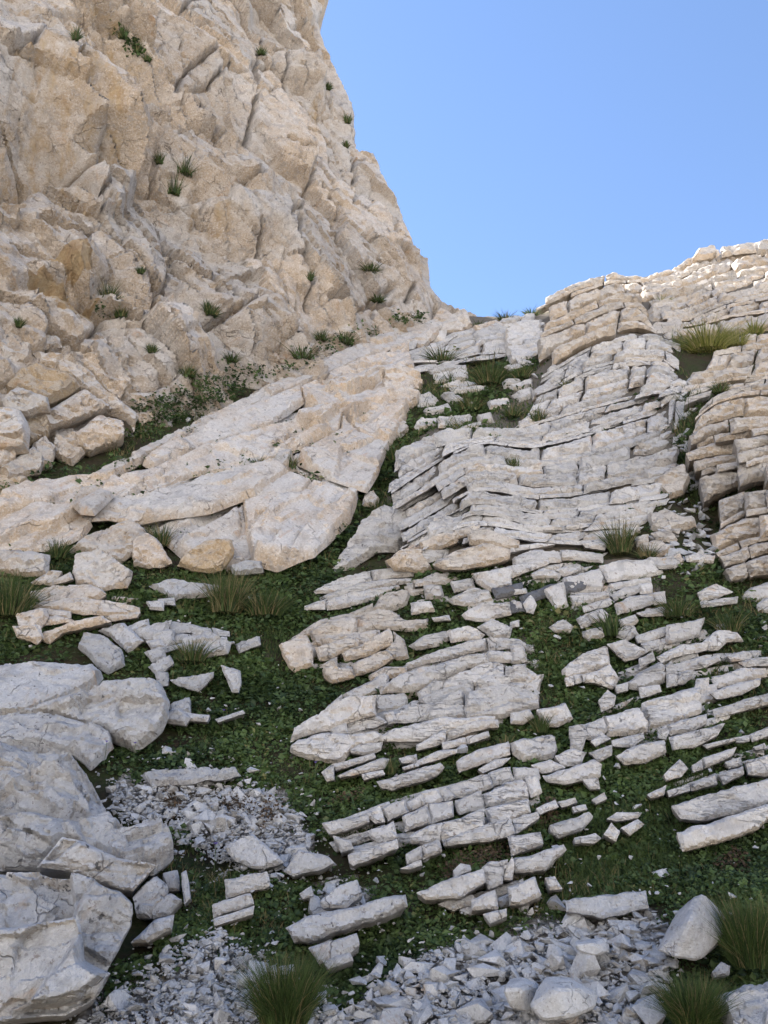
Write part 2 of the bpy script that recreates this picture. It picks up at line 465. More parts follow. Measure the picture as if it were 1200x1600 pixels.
CTRL = [(0,125,.5),(30,128,.5),(75,118,.65),(105,160,.8),(140,195,.9),(175,240,.95),(205,262,.7),(222,230,.5),
 (70,104,.15),(120,112,.3),(150,140,.35),(190,190,.4),(0,278,-.35),(50,276,-.5),(100,273,-.4),(165,279,-.2),(214,262,.15),(40,190,.15),(100,232,.15),(0,60,.2),(40,60,.3),(20,0,.1),
 (115,0,.5),(165,55,.6),(180,66,.65),(230,125,.65),(268,152,.55),(305,192,.45),(150,5,.05),(183,40,.05),(222,85,.1),(268,132,.1),(312,172,.1),
 (120,72,0),(165,97,-.15),(200,132,-.2),(225,158,-.15),(280,202,-.1),(235,192,-.15),(95,45,.45),(130,95,.45),(200,152,.4),(245,195,.4),(248,225,.3),(260,230,-.1),
 (330,100,.2),(400,150,.1),(400,250,.2),(450,300,.2),(505,200,.1),(430,30,.5),(495,30,.35),(478,56,.3),(484,62,.0),(460,80,.35),(470,120,.4),(480,152,.4),(478,160,0),(350,40,.3),(310,20,.2),(376,60,0),(385,90,.1),
 (55,287,-.55),(100,285,-.4),(190,302,-.25),(215,310,-.1),(60,297,0),(120,292,.2),(150,292,.3),(165,357,.45),(176,364,.25),(192,304,.35),(105,357,.15),(70,340,.1),(0,350,0),(40,400,.1),
 (258,235,.3),(285,285,.45),(350,300,.35),(357,316,.1),(300,326,.1),(285,330,.1),(292,337,.25),(345,340,.5),(384,332,.3),(372,380,.45),(335,400,-.1),(308,388,-.05),
 (360,315,.1),(380,311,.5),(450,345,.35),(420,375,.4),(470,345,.05),(35,447,.25),(75,500,.4),(145,502,.1),(150,455,-.15),(90,440,.25),(60,470,-.1),(120,475,-.1),(70,415,.15),(110,420,.2),
 (200,440,.3),(232,480,.3),(225,500,0),(170,445,.1),(280,470,.3),(300,520,.2),(345,510,.35),(400,420,.2),(430,500,.3),(460,470,.15),(505,480,.35),(500,520,0),(545,420,.3),(600,450,.3),(590,470,.0),(560,480,.25),(640,440,.25),(620,400,.2),
 (540,340,.2),(520,375,.3),(570,300,.2),(0,470,.2),(0,600,.2),(100,620,.2),(200,600,.2),(300,570,.2),(330,600,0),(400,580,.0),(250,540,.25),(380,540,.3),(470,540,.1),(550,520,.1),(0,760,0),(150,740,0),(660,500,.1),
 (-150,0,.3),(-150,200,.3),(-150,400,.2),(-150,700,.2),(0,-150,.3),(200,-150,.2),(400,-150,.3),(500,-200,.2),(-100,-300,.2),(250,-320,.2),(480,-380,.2),(-200,900,0),(300,800,0),(700,620,0)]

def seg_dist(P, Q):
    """distance of points P (n,2) to closed polyline Q (m,2)"""
    A = Q; B = np.roll(Q, -1, 0); AB = B - A
    L = np.maximum((AB ** 2).sum(1), 1e-12)
    best = np.full(len(P), 9e9)
    for i in range(len(A)):
        t = np.clip(((P - A[i]) @ AB[i]) / L[i], 0, 1)
        d = P - (A[i] + t[:, None] * AB[i])
        best = np.minimum(best, (d ** 2).sum(1))
    return np.sqrt(best)

FISSURES = [[(270,35),(295,18),(322,6)], [(275,132),(290,115),(345,95)], [(285,142),(320,145),(350,120)], [(392,58),(405,90),(391,100),(393,140),(390,165),(388,230)], [(430,100),(445,150),(470,165),(480,205)],
            [(486,52),(460,60),(443,68)], [(476,215),(508,236)], [(482,235),(478,310)], [(357,318),(378,312),(395,305)], [(266,128),(270,140),(268,160)], [(545,250),(549,310),(540,335)], [(520,405),(535,435),(540,460)],
            [(550,405),(590,432)], [(567,482),(585,472),(602,460)], [(305,430),(318,455),(326,480)], [(0,306),(30,298),(50,286),(90,284)], [(88,279),(165,281),(190,292),(216,307)], [(225,462),(232,497)], [(110,560),(135,540)],
            [(300,525),(340,515),(385,498)], [(60,103),(28,132),(0,136)], [(160,52),(228,122),(272,158)], [(230,190),(248,228)], [(430,345),(445,372),(440,400)], [(380,375),(395,420),(410,445)], [(500,480),(560,492),(610,480)],
            [(620,425),(632,455),(625,480)], [(450,420),(470,450),(475,490)], [(350,420),(345,465),(360,500)], [(250,395),(275,440),(285,465)], [(180,370),(215,400),(255,410)], [(60,360),(110,385),(150,380)], [(20,400),(60,415)],
            [(410,250),(415,290),(405,320)], [(330,200),(345,240),(335,270)], [(300,200),(335,215),(380,215)], [(440,240),(470,262)], [(500,300),(520,345),(512,370)], [(580,330),(600,360),(598,390)]]
CLIFF_D = None
def build_cliff():
    # extents in the cliff's own plane
    corners = [(-120, -130), (560, -130), (-120, 980), (740, 560)]
    q = np.array([cliff_hit(*c)[0] for c in corners])
    s = (q - CL_P0) @ CL_S; t = (q - CL_P0) @ CL_T
    s0, s1, t0, t1 = s.min() , 4.2, -14.5, t.max()
    st = 0.046
    S, TT = np.meshgrid(np.arange(s0, s1, st), np.arange(t0, t1, st))
    sh = S.shape
    u, v = S.ravel(), TT.ravel()
    base = CL_P0 + u[:, None] * CL_S + v[:, None] * CL_T
    px, py, zc = to_px(base)
    # traced ribs and crevices
    cp = np.array([(a, b) for a, b, _ in CTRL], float)
    ch = np.array([c for _, _, c in CTRL], float)
    ca, _ = cliff_hit(cp[:, 0], cp[:, 1])
    cs = np.stack([(ca - CL_P0) @ CL_S, (ca - CL_P0) @ CL_T], -1)
    r = delaunay_2d_cdt([Vector(c) for c in cs], [], [], 0, 1e-5)
    vo = np.array([(a.x, a.y) for a in r[0]]); orig = [o[0] for o in r[3]]; hv = ch[orig]
    H = np.zeros(len(u))
    wob = 0.22
    uw = u + wob * fbm(base * 0.9, 4, 31); vw = v + wob * fbm(base * 0.9, 4, 47)
    for f in r[2]:
        a, b, c = vo[f[0]], vo[f[1]], vo[f[2]]
        den = (b[1]-c[1])*(a[0]-c[0]) + (c[0]-b[0])*(a[1]-c[1])
        if abs(den) < 1e-9: continue
        mnx, mxx = min(a[0],b[0],c[0]), max(a[0],b[0],c[0]); mny, mxy = min(a[1],b[1],c[1]), max(a[1],b[1],c[1])
        idx = np.nonzero((uw >= mnx) & (uw <= mxx) & (vw >= mny) & (vw <= mxy))[0]
        l0 = ((b[1]-c[1])*(uw[idx]-c[0]) + (c[0]-b[0])*(vw[idx]-c[1])) / den
        l1 = ((c[1]-a[1])*(uw[idx]-c[0]) + (a[0]-c[0])*(vw[idx]-c[1])) / den
        l2 = 1 - l0 - l1
        ok = (l0 >= -1e-6) & (l1 >= -1e-6) & (l2 >= -1e-6)
        H[idx[ok]] = l0[ok]*hv[f[0]] + l1[ok]*hv[f[1]] + l2[ok]*hv[f[2]]
    H *= 1.75
    # jointed blocks: long axis runs down to the right, as the ribs do
    def rot(a, k, e):
        c, s_ = math.cos(R(a)), math.sin(R(a))
        return (u * c + v * s_) / (k * e), (-u * s_ + v * c) / k
    q0, _ = cliff_hit(150, 20); q1, _ = cliff_hit(300, 190)
    A0 = math.degrees(math.atan2((q1 - q0) @ CL_T, (q1 - q0) @ CL_S))      # lie of the ribs
    w1 = fbm(base * 0.7, 3, 3) * 0.5; w2 = fbm(base * 0.7, 3, 4) * 0.5
    a1, b1 = rot(A0, 1.45, 2.0); h1, f1, id1 = cells(a1 + w1 * 0.5, b1 + w2 * 0.5, 11, 1.5, 90)
    a2, b2 = rot(A0 - 8, 0.5, 1.8); h2, f2, id2 = cells(a2 + w1 * 0.7, b2 + w2 * 0.7, 23, 1.5, 70)
    a3, b3 = rot(A0 + 8, 0.23, 1.5); h3, f3, _ = cells(a3 + w2 * 1.5, b3 + w1 * 1.5, 37, 1.5, 60)
    low = sstep(2.0, -9.0, v)           # more shattered towards the foot
    H = H + 0.40 * h1 + (0.085 + 0.09 * low) * h2 + (0.03 + 0.06 * low) * h3
    H = H - 0.42 * np.exp(-(f1 / 0.022) ** 2) * sstep(-0.15, 0.35, fbm(base * 0.5, 3, 78)) - 0.16 * np.exp(-(f2 / 0.04) ** 2) * sstep(-0.1, 0.3, fbm(base * 0.8, 2, 77) + 0.3 * low) - 0.03 * np.exp(-f3 / 0.06) * low
    a4, b4 = rot(A0 - 12, 0.13, 1.7); h4, f4, _ = cells(a4 + w1 * 2, b4 + w2 * 2, 57, 1.5, 60)
    H = H + 0.026 * h4 + 0.022 * fbm(base * 2.5, 5, 51, 0.6) + 0.02 * fbm(base * 9.0, 3, 52)
    # traced fissures
    for pl in FISSURES:
        q, _ = cliff_hit(np.array([a for a, b in pl], float), np.array([b for a, b in pl], float))
        qs = np.stack([(q - CL_P0) @ CL_S, (q - CL_P0) @ CL_T], -1)
        lo, hi = qs.min(0) - 0.5, qs.max(0) + 0.5
        idx = np.nonzero((u > lo[0]) & (u < hi[0]) & (v > lo[1]) & (v < hi[1]))[0]
        P2 = np.stack([u[idx], v[idx]], -1) + 0.10 * np.stack([fbm(base[idx] * 3.5, 3, 201), fbm(base[idx] * 3.5, 3, 202)], -1)
        d = np.full(len(idx), 9e9)
        for a, b in zip(qs[:-1], qs[1:]):
            ab = b - a; t = np.clip(((P2 - a) @ ab) / (ab @ ab), 0, 1)
            d = np.minimum(d, np.linalg.norm(P2 - (a + t[:, None] * ab), axis=1))
        wdt = 0.05 * (0.7 + 0.6 * (fbm(base[idx] * 2, 2, 203) + 0.5))
        H[idx] -= 0.42 * np.exp(-(d / np.maximum(wdt, 0.03)) ** 2)
    # beyond the arete the face turns away
    ex = np.interp(py, EDGE[:, 1], EDGE[:, 0])
    e = (px - ex) * zc / FPX
    e = e + 0.05 * fbm(base * 3, 3, 61)
    H = np.where(e > -0.5, H * np.clip(-e / 0.5, 0, 1) ** 0.6 + 0.25 * (1 - np.clip(-e / 0.5, 0, 1)), H)
    H = H - np.maximum(e, 0) * 3.0
    V = base + H[:, None] * CL_N
    global CLIFF_D
    cx, cy, _ = to_px(V); CLIFF_D = (V[e < 0.05], cx[e < 0.05], cy[e < 0.05])
    oc = np.zeros(len(u))
    for n_, pl in enumerate(OCHRE): oc = np.maximum(oc, (1.5 if n_ in (1, 2) else 0.62) * in_poly(px + 6 * fbm(base * 1.2, 3, 70), py + 6 * fbm(base * 1.2, 3, 71), pl).astype(float))
    # split by joint block
    ny, nx = sh
    i = (np.arange(ny - 1)[:, None] * nx + np.arange(nx - 1)[None, :]).ravel()
    F = np.stack([i, i + 1, i + nx + 1, i + nx], -1)
    keep = (e[i] < 1.6)
    F = F[keep]; fid = id1[F[:, 0]]
    out = (e[F[:, 0]] > 0.25) | (py[F[:, 0]] < -40) | (px[F[:, 0]] < -40) | (py[F[:, 0]] > 820)
    fid = np.where(out, -1, fid)
    root = bpy.data.objects.new('cliff', None); COL.objects.link(root)
    root['kind'] = 'structure'; root['label'] = 'tall tan and grey limestone cliff rising on the left against the sky'
    for c in np.unique(fid):
        Fc = F[fid == c]
        ids, inv = np.unique(Fc, return_inverse=True)
        me = mesh_np('block', V[ids], inv.reshape(-1, 4), M_CLIFF, True, 38)
        at = me.attributes.new('ochre', 'FLOAT', 'POINT'); at.data.foreach_set('value', oc[ids].astype(np.float32))
        o = link('block' if c != -1 else 'unseen_rock_face', me, root)
    # coarse unseen wall added beyond the left edge to keep the sun off
    S, TT = np.meshgrid(np.arange(s0 - 14, s0 + 0.3, 0.35), np.arange(t0 - 6, t1 + 6, 0.35))
    u, v = S.ravel(), TT.ravel()
    base = CL_P0 + u[:, None] * CL_S + v[:, None] * CL_T
    hh, ff, _ = cells(u / 1.6, v / 1.2, 91)
    V = base + (0.35 * hh + 0.2 * fbm(base * 0.8, 3, 92) - 0.2)[:, None] * CL_N
    ny, nx = S.shape
    i = (np.arange(ny - 1)[:, None] * nx + np.arange(nx - 1)[None, :]).ravel()
    link('unseen_rock_face', mesh_np('unseen_rock_face', V, np.stack([i, i + 1, i + nx + 1, i + nx], -1), M_CLIFF, True, 38), root)
    return root
build_cliff()
# ------------------------------------------------------------------ rocks from outlines
def plane_from(anchor, yaw, lean):
    """plane of a rock's front face: yaw turns it (deg, + = towards the right), lean tips it back"""
    n = np.array([math.sin(R(yaw)) * math.cos(R(lean)), -math.cos(R(yaw)) * math.cos(R(lean)), math.sin(R(lean))])
    return anchor, n

def vert_dist(P, Q):
    """height of outline Q above and below each point"""
    up = np.full(len(P), 9e9); dn = np.full(len(P), 9e9)
    A = Q; B = np.roll(Q, -1, 0)
    for a, b in zip(A, B):
        if abs(a[0] - b[0]) < 1e-9: continue
        m = (P[:, 0] - a[0]) * (P[:, 0] - b[0]) <= 1e-12
        if not m.any(): continue
        y = a[1] + (P[m, 0] - a[0]) * (b[1] - a[1]) / (b[0] - a[0]) - P[m, 1]
        up[m] = np.minimum(up[m], np.where(y >= -1e-9, np.abs(y), 9e9)); dn[m] = np.minimum(dn[m], np.where(y <= 1e-9, np.abs(y), 9e9))
    return up, dn

def rock_mesh(poly, plane, mat, depth=0.6, rnd=0.12, fac=0.5, ang=None, rough=0.9, seed=0, step_px=4.2, groove=1.0, cham=None, sharp=40.0, stretch=0.7, slope=1.4, back_tilt=0.1, jag=1.0, cell=None, dome=0.0):
    """a solid stone: outline on its front plane, rounded and faceted, carried back into the slope"""
    P0, n = plane
    poly = np.asarray(poly, float)
    d = ray(poly[:, 0], poly[:, 1])
    t = ((P0 - EYE) @ n) / (d @ n)
    W = EYE + d * t[:, None]
    zc = float(np.mean(t))
    ax = unit(np.cross(np.array([0, 0, 1.0]), n)); 
    if ax[0] < 0: ax = -ax
    ay = np.cross(ax, n); ay = ay if ay[2] > 0 else -ay
    Q = np.stack([(W - P0) @ ax, (W - P0) @ ay], -1)
    area2 = np.sum(Q[:, 0] * np.roll(Q[:, 1], -1) - np.roll(Q[:, 0], -1) * Q[:, 1])
    if area2 < 0: Q = Q[::-1]
    area = abs(area2) / 2
    h = step_px * zc / FPX
    ext = Q.max(0) - Q.min(0)
    size = math.sqrt(max(area, 1e-6))
    thin = area / max(ext.max(), 1e-6)
    h = min(h, thin / 2.2)
    # densified, uneven outline
    B = []
    for i in range(len(Q)):
        a, b = Q[i], Q[(i + 1) % len(Q)]
        k = max(1, int(round(np.linalg.norm(b - a) / h)))
        for j in range(k): B.append(a + (b - a) * j / k)
    B = np.array(B)
    s3 = np.concatenate([B, np.full((len(B), 1), seed * 3.7)], 1)
    amp = min(0.13 * thin, 2.6 * h) * jag
    f = 1.0 / max(thin * 0.8, 3 * h)
    B = B + amp * np.stack([fbm(s3 * f, 3, 101, 0.6), fbm(s3 * f, 3, 202, 0.6)], -1)
    # drop near-duplicates
    lo, hi = B.min(0), B.max(0)
    gx, gy = np.meshgrid(np.arange(lo[0], hi[0], h), np.arange(lo[1], hi[1], h * 0.87))
    gx = gx + (np.arange(gx.shape[0]) % 2)[:, None] * h * 0.5
    G = np.stack([gx.ravel(), gy.ravel()], -1)
    r_ = np.random.default_rng(seed + 5)
    G = G + (r_.random(G.shape) - 0.5) * h * 0.5
    if len(G):
        G = G[in_poly(G[:, 0], G[:, 1], B)]
    if len(G):
        G = G[seg_dist(G, B) > h * 0.45]
    pts = np.concatenate([B, G]) if len(G) else B
    nb = len(B)
    res = delaunay_2d_cdt([Vector(p) for p in pts], [], [list(range(nb))], 1, 1e-6)
    vo = np.array([(a.x, a.y) for a in res[0]])
    tri = np.array([f for f in res[2] if len(f) == 3], np.int32)
    if len(tri) == 0: return None
    inv = {}
    for newi, o in enumerate(res[3]):
        for oo in o: inv[oo] = newi
    ring = []
    for i in range(nb):
        j = inv.get(i)
        if j is not None and (not ring or ring[-1] != j): ring.append(j)
    if len(ring) > 1 and ring[0] == ring[-1]: ring.pop()
    ring = np.array(ring)
    dist = seg_dist(vo, vo[ring])
    rr = max(min(rnd * max(thin, 0.01), thin * 0.49), 1e-4)
    q = np.clip(dist / rr, 0, 1)
    H = rr * (np.sqrt(np.maximum(1 - (1 - q) ** 2, 0)) - 1)
    du, dd = vert_dist(vo, vo[ring])
    ct = thin * (r_.uniform(0.08, 0.30) if cham is None else cham)
    wobt = 1 + 0.5 * fbm(np.concatenate([vo / max(thin, 1e-3), np.full((len(vo), 1), seed)], 1), 3, 33)
    H = H - 0.75 * np.maximum(ct * wobt - du, 0) - 0.55 * np.maximum(thin * 0.16 * wobt - dd, 0)
    if dome: 
        dm = max(dist.max(), 1e-6)
        H = H + dome * size * (1 - (1 - np.clip(dist / dm, 0, 1)) ** 2)
    c = cell or max(size * 0.45, 5 * h)
    w3 = np.concatenate([vo / c, np.full((len(vo), 1), seed * 1.3)], 1)
    wu = 0.35 * fbm(w3 * 1.1, 2, 7 + seed); wv = 0.35 * fbm(w3 * 1.1, 2, 8 + seed)
    ca = R(-20 + 37 * ((seed * 0.618) % 1)) if ang is None else R(ang)
    uu = vo[:, 0] * math.cos(ca) + vo[:, 1] * math.sin(ca); vv = -vo[:, 0] * math.sin(ca) + vo[:, 1] * math.cos(ca)
    hh, ff, _ = cells(uu / c + wu + seed * 3.1, vv / (c * stretch) + wv, 300 + seed % 50, slope, sharp)
    h2, f2, _ = cells(uu / (c * 0.42) + wu * 2, vv / (c * 0.42 * stretch) + wv * 2 + seed * 1.7, 400 + seed % 50, slope, sharp)
    h3, f3, _ = cells(uu / (c * 0.19) + wu * 3, vv / (c * 0.19 * stretch) + wv * 3 + seed * 1.1, 500 + seed % 50, slope, sharp)
    ins = np.clip(dist / max(2.0 * h, 1e-6), 0, 1)
    A = fac * min(c * 0.22, thin * 0.35)
    H = H + ins * (A * hh * 1.2 + A * 0.45 * h2 + A * 0.22 * h3 - A * 0.3 * np.exp(-f2 / 0.06) * (vnoise(w3 * 2.1, seed + 9) > 0.25) - A * 0.5 * np.exp(-ff / 0.03) * sstep(0.05, 0.4, vnoise(w3 * 1.6, seed + 3)))
    H = H + rough * 0.028 * size * fbm(np.concatenate([vo / (size * 0.3), np.full((len(vo), 1), seed)], 1), 5, 61, 0.55) * ins
    H = H + rough * 0.05 * min(size, 8 * h) * fbm(np.concatenate([vo / (4 * h), np.full((len(vo), 1), seed)], 1), 4, 60, 0.6)
    ng = int(r_.integers(0, 2)) if thin > 8 * h else 0
    for _ in range(ng):                       # partings along the bed
        q0 = r_.uniform(vv.min() * 0.7, vv.max() * 0.7); wv_ = 0.5 * h + 0.3 * h * r_.random()
        line = vv - q0 - 1.5 * h * fbm(np.stack([uu / (14 * h), np.full(len(uu), q0 * 7 + seed), np.zeros(len(uu))], -1), 3, 90)
        part = sstep(-0.1, 0.25, vnoise(np.stack([uu / (18 * h) + seed, np.full(len(uu), q0 * 3), np.zeros(len(uu))], -1), 5))
        H = H - groove * part * (1.3 * h * np.exp(-(line / wv_) ** 2) + 0.5 * h * sstep(0, 2 * h, line) * (r_.random() - 0.3))
    V = P0 + vo[:, 0:1] * ax + vo[:, 1:2] * ay + H[:, None] * n
    # carry the outline back
    cen0 = V[ring].mean(0)
    nh = np.array([n[0], n[1], 0.0]); nh = unit(nh) if np.linalg.norm(nh) > 1e-3 else np.array([0, -1.0, 0])
    vdir = cen0 - EYE
    nh = nh * 0.25 - 0.75 * unit(np.array([vdir[0], vdir[1], 0.0])); nh = unit(nh)
    back = unit(-nh + np.array([0, 0, min(back_tilt, vdir[2] / max(np.hypot(vdir[0], vdir[1]), 0.1) - 0.12)]))
    cen = V[ring].mean(0)
    rows = [ring]; allV = [V]; base_n = len(V); m = len(ring)
    fr = [0.12, 0.4, 1.0] if depth < 1.2 else [0.06, 0.2, 0.5, 1.0]
    for kk, g in enumerate(fr):
        Rg = V[ring] + back * depth * g
        Rg = Rg + (cen + back * depth * g - Rg) * (0.10 * g)
        nz = fbm(Rg * (1.2 / max(thin, 0.02)), 3, 80 + seed % 30)
        Rg = Rg + (Rg - (cen + back * depth * g)) * (0.06 * nz * (0.5 + g))[:, None] 
        allV.append(Rg); rows.append(base_n + kk * m + np.arange(m))
    quads = []
    for a, b in zip(rows[:-1], rows[1:]):
        quads.append(np.stack([a, b, np.roll(b, -1), np.roll(a, -1)], -1))
    allV.append((cen + back * depth)[None, :]); ci = base_n + len(fr) * m
    last = rows[-1]
    cap = np.stack([last, np.full(m, ci), np.roll(last, -1)], -1)
    VV = np.concatenate(allV)
    # front triangles must look along n
    a, b, c_ = V[tri[0, 0]], V[tri[0, 1]], V[tri[0, 2]]
    if np.dot(np.cross(b - a, c_ - a), n) < 0: tri = tri[:, ::-1]
    Q4 = np.concatenate(quads)
    me = mesh_np('rock', VV, [tri, Q4, cap], mat, True, 24)
    return me

SEED = [100]
ANCHORS = []
def anchor_of(poly, up=0.0):
    """where the stone's foot meets the slope"""
    poly = np.asarray(poly, float)
    yb = np.percentile(poly[:, 1], 85); xm = (poly[:, 0].min() + poly[:, 0].max()) / 2
    p, t = hit(xm, yb)
    return p[0], t[0]

def shrink(poly, g):
    """pull an outline in by g pixels so that a joint stays open between neighbours"""
    poly = np.asarray(poly, float)
    c = poly.mean(0)
    d = poly - c
    L = np.linalg.norm(d, axis=1, keepdims=True)
    return c + d * np.maximum(1 - g / np.maximum(L, 1), 0.3)

def bevel_poly(poly, g=0.18):
    """take the corners off an outline"""
    poly = np.asarray(poly, float); out = []
    n = len(poly)
    for i in range(n):
        a, b, c = poly[i - 1], poly[i], poly[(i + 1) % n]
        k1 = g * (0.6 + 0.8 * random.random()); k2 = g * (0.6 + 0.8 * random.random())
        out.append(b + (a - b) * min(k1, 0.45)); out.append(b + (c - b) * min(k2, 0.45))
    return np.array(out)

def put(root, poly, mat=None, name='block', yaw=None, lean=None, fwd=0.0, gap=0.0, grow=2.4, bev=0.03, label=None, plane=None, **kw):
    SEED[0] += 1
    sd = SEED[0]
    random.seed(sd)
    poly = np.asarray(poly, float)
    if gap - grow: poly = shrink(poly, gap - grow)
    kw['rnd'] = kw.get('rnd', 0.12) * 0.3
    if plane is None:
        p, t = anchor_of(poly)
        ANCHORS.append((p[0], p[1], (poly[:, 0].max() - poly[:, 0].min()) * t / FPX * 0.5))
        v = unit(p - EYE)
        p = p - v * (fwd + 0.075)
        if yaw is None: yaw = random.uniform(-10, 10)
        if lean is None: lean = random.uniform(14, 30)
        plane = plane_from(p, yaw, lean)
    if bev: poly = bevel_poly(poly, bev)
    me = rock_mesh(poly, plane, mat or M_BED, seed=sd, **kw)
    if me is None: return None
    me.name = name
    o = link(name, me, root, label=label)
    return o

ROOTS = {}
def outcrop(key, label, cat='rock outcrop', name='rock_outcrop', at=None, group='rock outcrops in the gully'):
    o = bpy.data.objects.new(name, None); COL.objects.link(o)
    o['label'] = label; o['category'] = cat
    if group: o['group'] = group
    o.empty_display_size = 0.1
    ROOTS[key] = o
    return o

def boulder(poly, label, mat=M_NEAR, name='boulder', cat='boulder', **kw):
    kw.setdefault('depth', 0.5); kw.setdefault('rnd', 0.3); kw.setdefault('fac', 0.6); kw.setdefault('step_px', 4.0)
    o = put(None, poly, mat, name=name, label=label, **kw)
    o['category'] = cat
    return o

def hull_rock(pts, label, mat, name='boulder', cat='boulder', amp=0.006, cuts=7):
    """angular stone spanned by corner points (photo x, y, metres towards the viewer)"""
    import bmesh
    a = np.array(pts, float)
    _, t = hit(a[:, 0].mean(), a[:, 1].max() - 3)
    d = ray(a[:, 0], a[:, 1])
    W = EYE + d * (t[0] - a[:, 2])[:, None]
    bm = bmesh.new()
    for w in W: bm.verts.new(w)
    bmesh.ops.convex_hull(bm, input=bm.verts)
    bmesh.ops.delete(bm, geom=[v for v in bm.verts if not v.link_faces], context='VERTS')
    bmesh.ops.bevel(bm, geom=list(bm.edges), offset=0.008, segments=1, affect='EDGES')
    bmesh.ops.triangulate(bm, faces=bm.faces)
    bmesh.ops.subdivide_edges(bm, edges=list(bm.edges), cuts=cuts, use_grid_fill=True)
    bm.normal_update()
    co = np.array([v.co[:] for v in bm.verts]); nn = np.array([v.normal[:] for v in bm.verts])
    co = co + nn * (amp * fbm(co * 14, 4, 41, 0.6) + amp * 1.2 * fbm(co * 5, 2, 42))[:, None]
    for v, c in zip(bm.verts, co): v.co = c
    me = bpy.data.meshes.new(name); bm.to_mesh(me); bm.free()
    me.polygons.foreach_set('use_smooth', np.ones(len(me.polygons), bool)); me.set_sharp_from_angle(angle=R(24))
    me.materials.append(mat)
    p, _ = hit(a[:, 0].mean(), a[:, 1].max())
    ANCHORS.append((p[0, 0], p[0, 1], 0.2))
    return link(name, me, label=label, cat=cat)

CROPS = {'A': (400, 860, 3), 'B': (800, 860, 3), 'C': (400, 1120, 3), 'D': (800, 1120, 3), 'E': (0, 860, 3), 'F': (0, 1120, 3), 'G': (500, 640, 3), 'H': (800, 640, 3),
         'I': (600, 400, 3), 'J': (800, 360, 3), 'K': (0, 480, 3), 'L': (300, 480, 3), 'M': (0, 660, 3), 'N': (700, 1350, 2.4), 'P': (0, 0, 1), 'Q': (0, 1200, 2)}
def pp(crop, s):
    ox, oy, k = CROPS[crop]
    return np.array([[float(a) / k + o for a, o in zip(w.split(','), (ox, oy))] for w in s.split()])

def many(root, crop, text, mat=None, **kw):
    for line in text.strip().splitlines():
        line = line.strip()
        if line: put(root, pp(crop, line), mat, **kw)

def strip(root, st, joints=(), mat=None, gap=1.2, **kw):
    """a bed given by stations (x, y top, y bottom), broken at the joints"""
    st = np.array(st, float)
    cuts = [st[0, 0]] + list(joints) + [st[-1, 0]]
    for a, b in zip(cuts[:-1], cuts[1:]):
        xs = [a] + [x for x in st[:, 0] if a + 4 < x < b - 4] + [b]
        xs = np.array(xs)
        yt = np.interp(xs, st[:, 0], st[:, 1]); yb = np.interp(xs, st[:, 0], st[:, 2])
        sl = random.uniform(-0.12, 0.3)
        tx = xs.copy(); bx = xs.copy()
        bx[0] += sl * (yb[0] - yt[0]); bx[-1] += sl * (yb[-1] - yt[-1])
        tx[0] += gap; bx[0] += gap; tx[-1] -= gap; bx[-1] -= gap
        poly = np.concatenate([np.stack([tx, yt + gap * 0.4], -1), np.stack([bx, yb - gap * 0.4], -1)[::-1]])
        put(root, poly, mat, bev=0.03, grow=1.2, **kw)

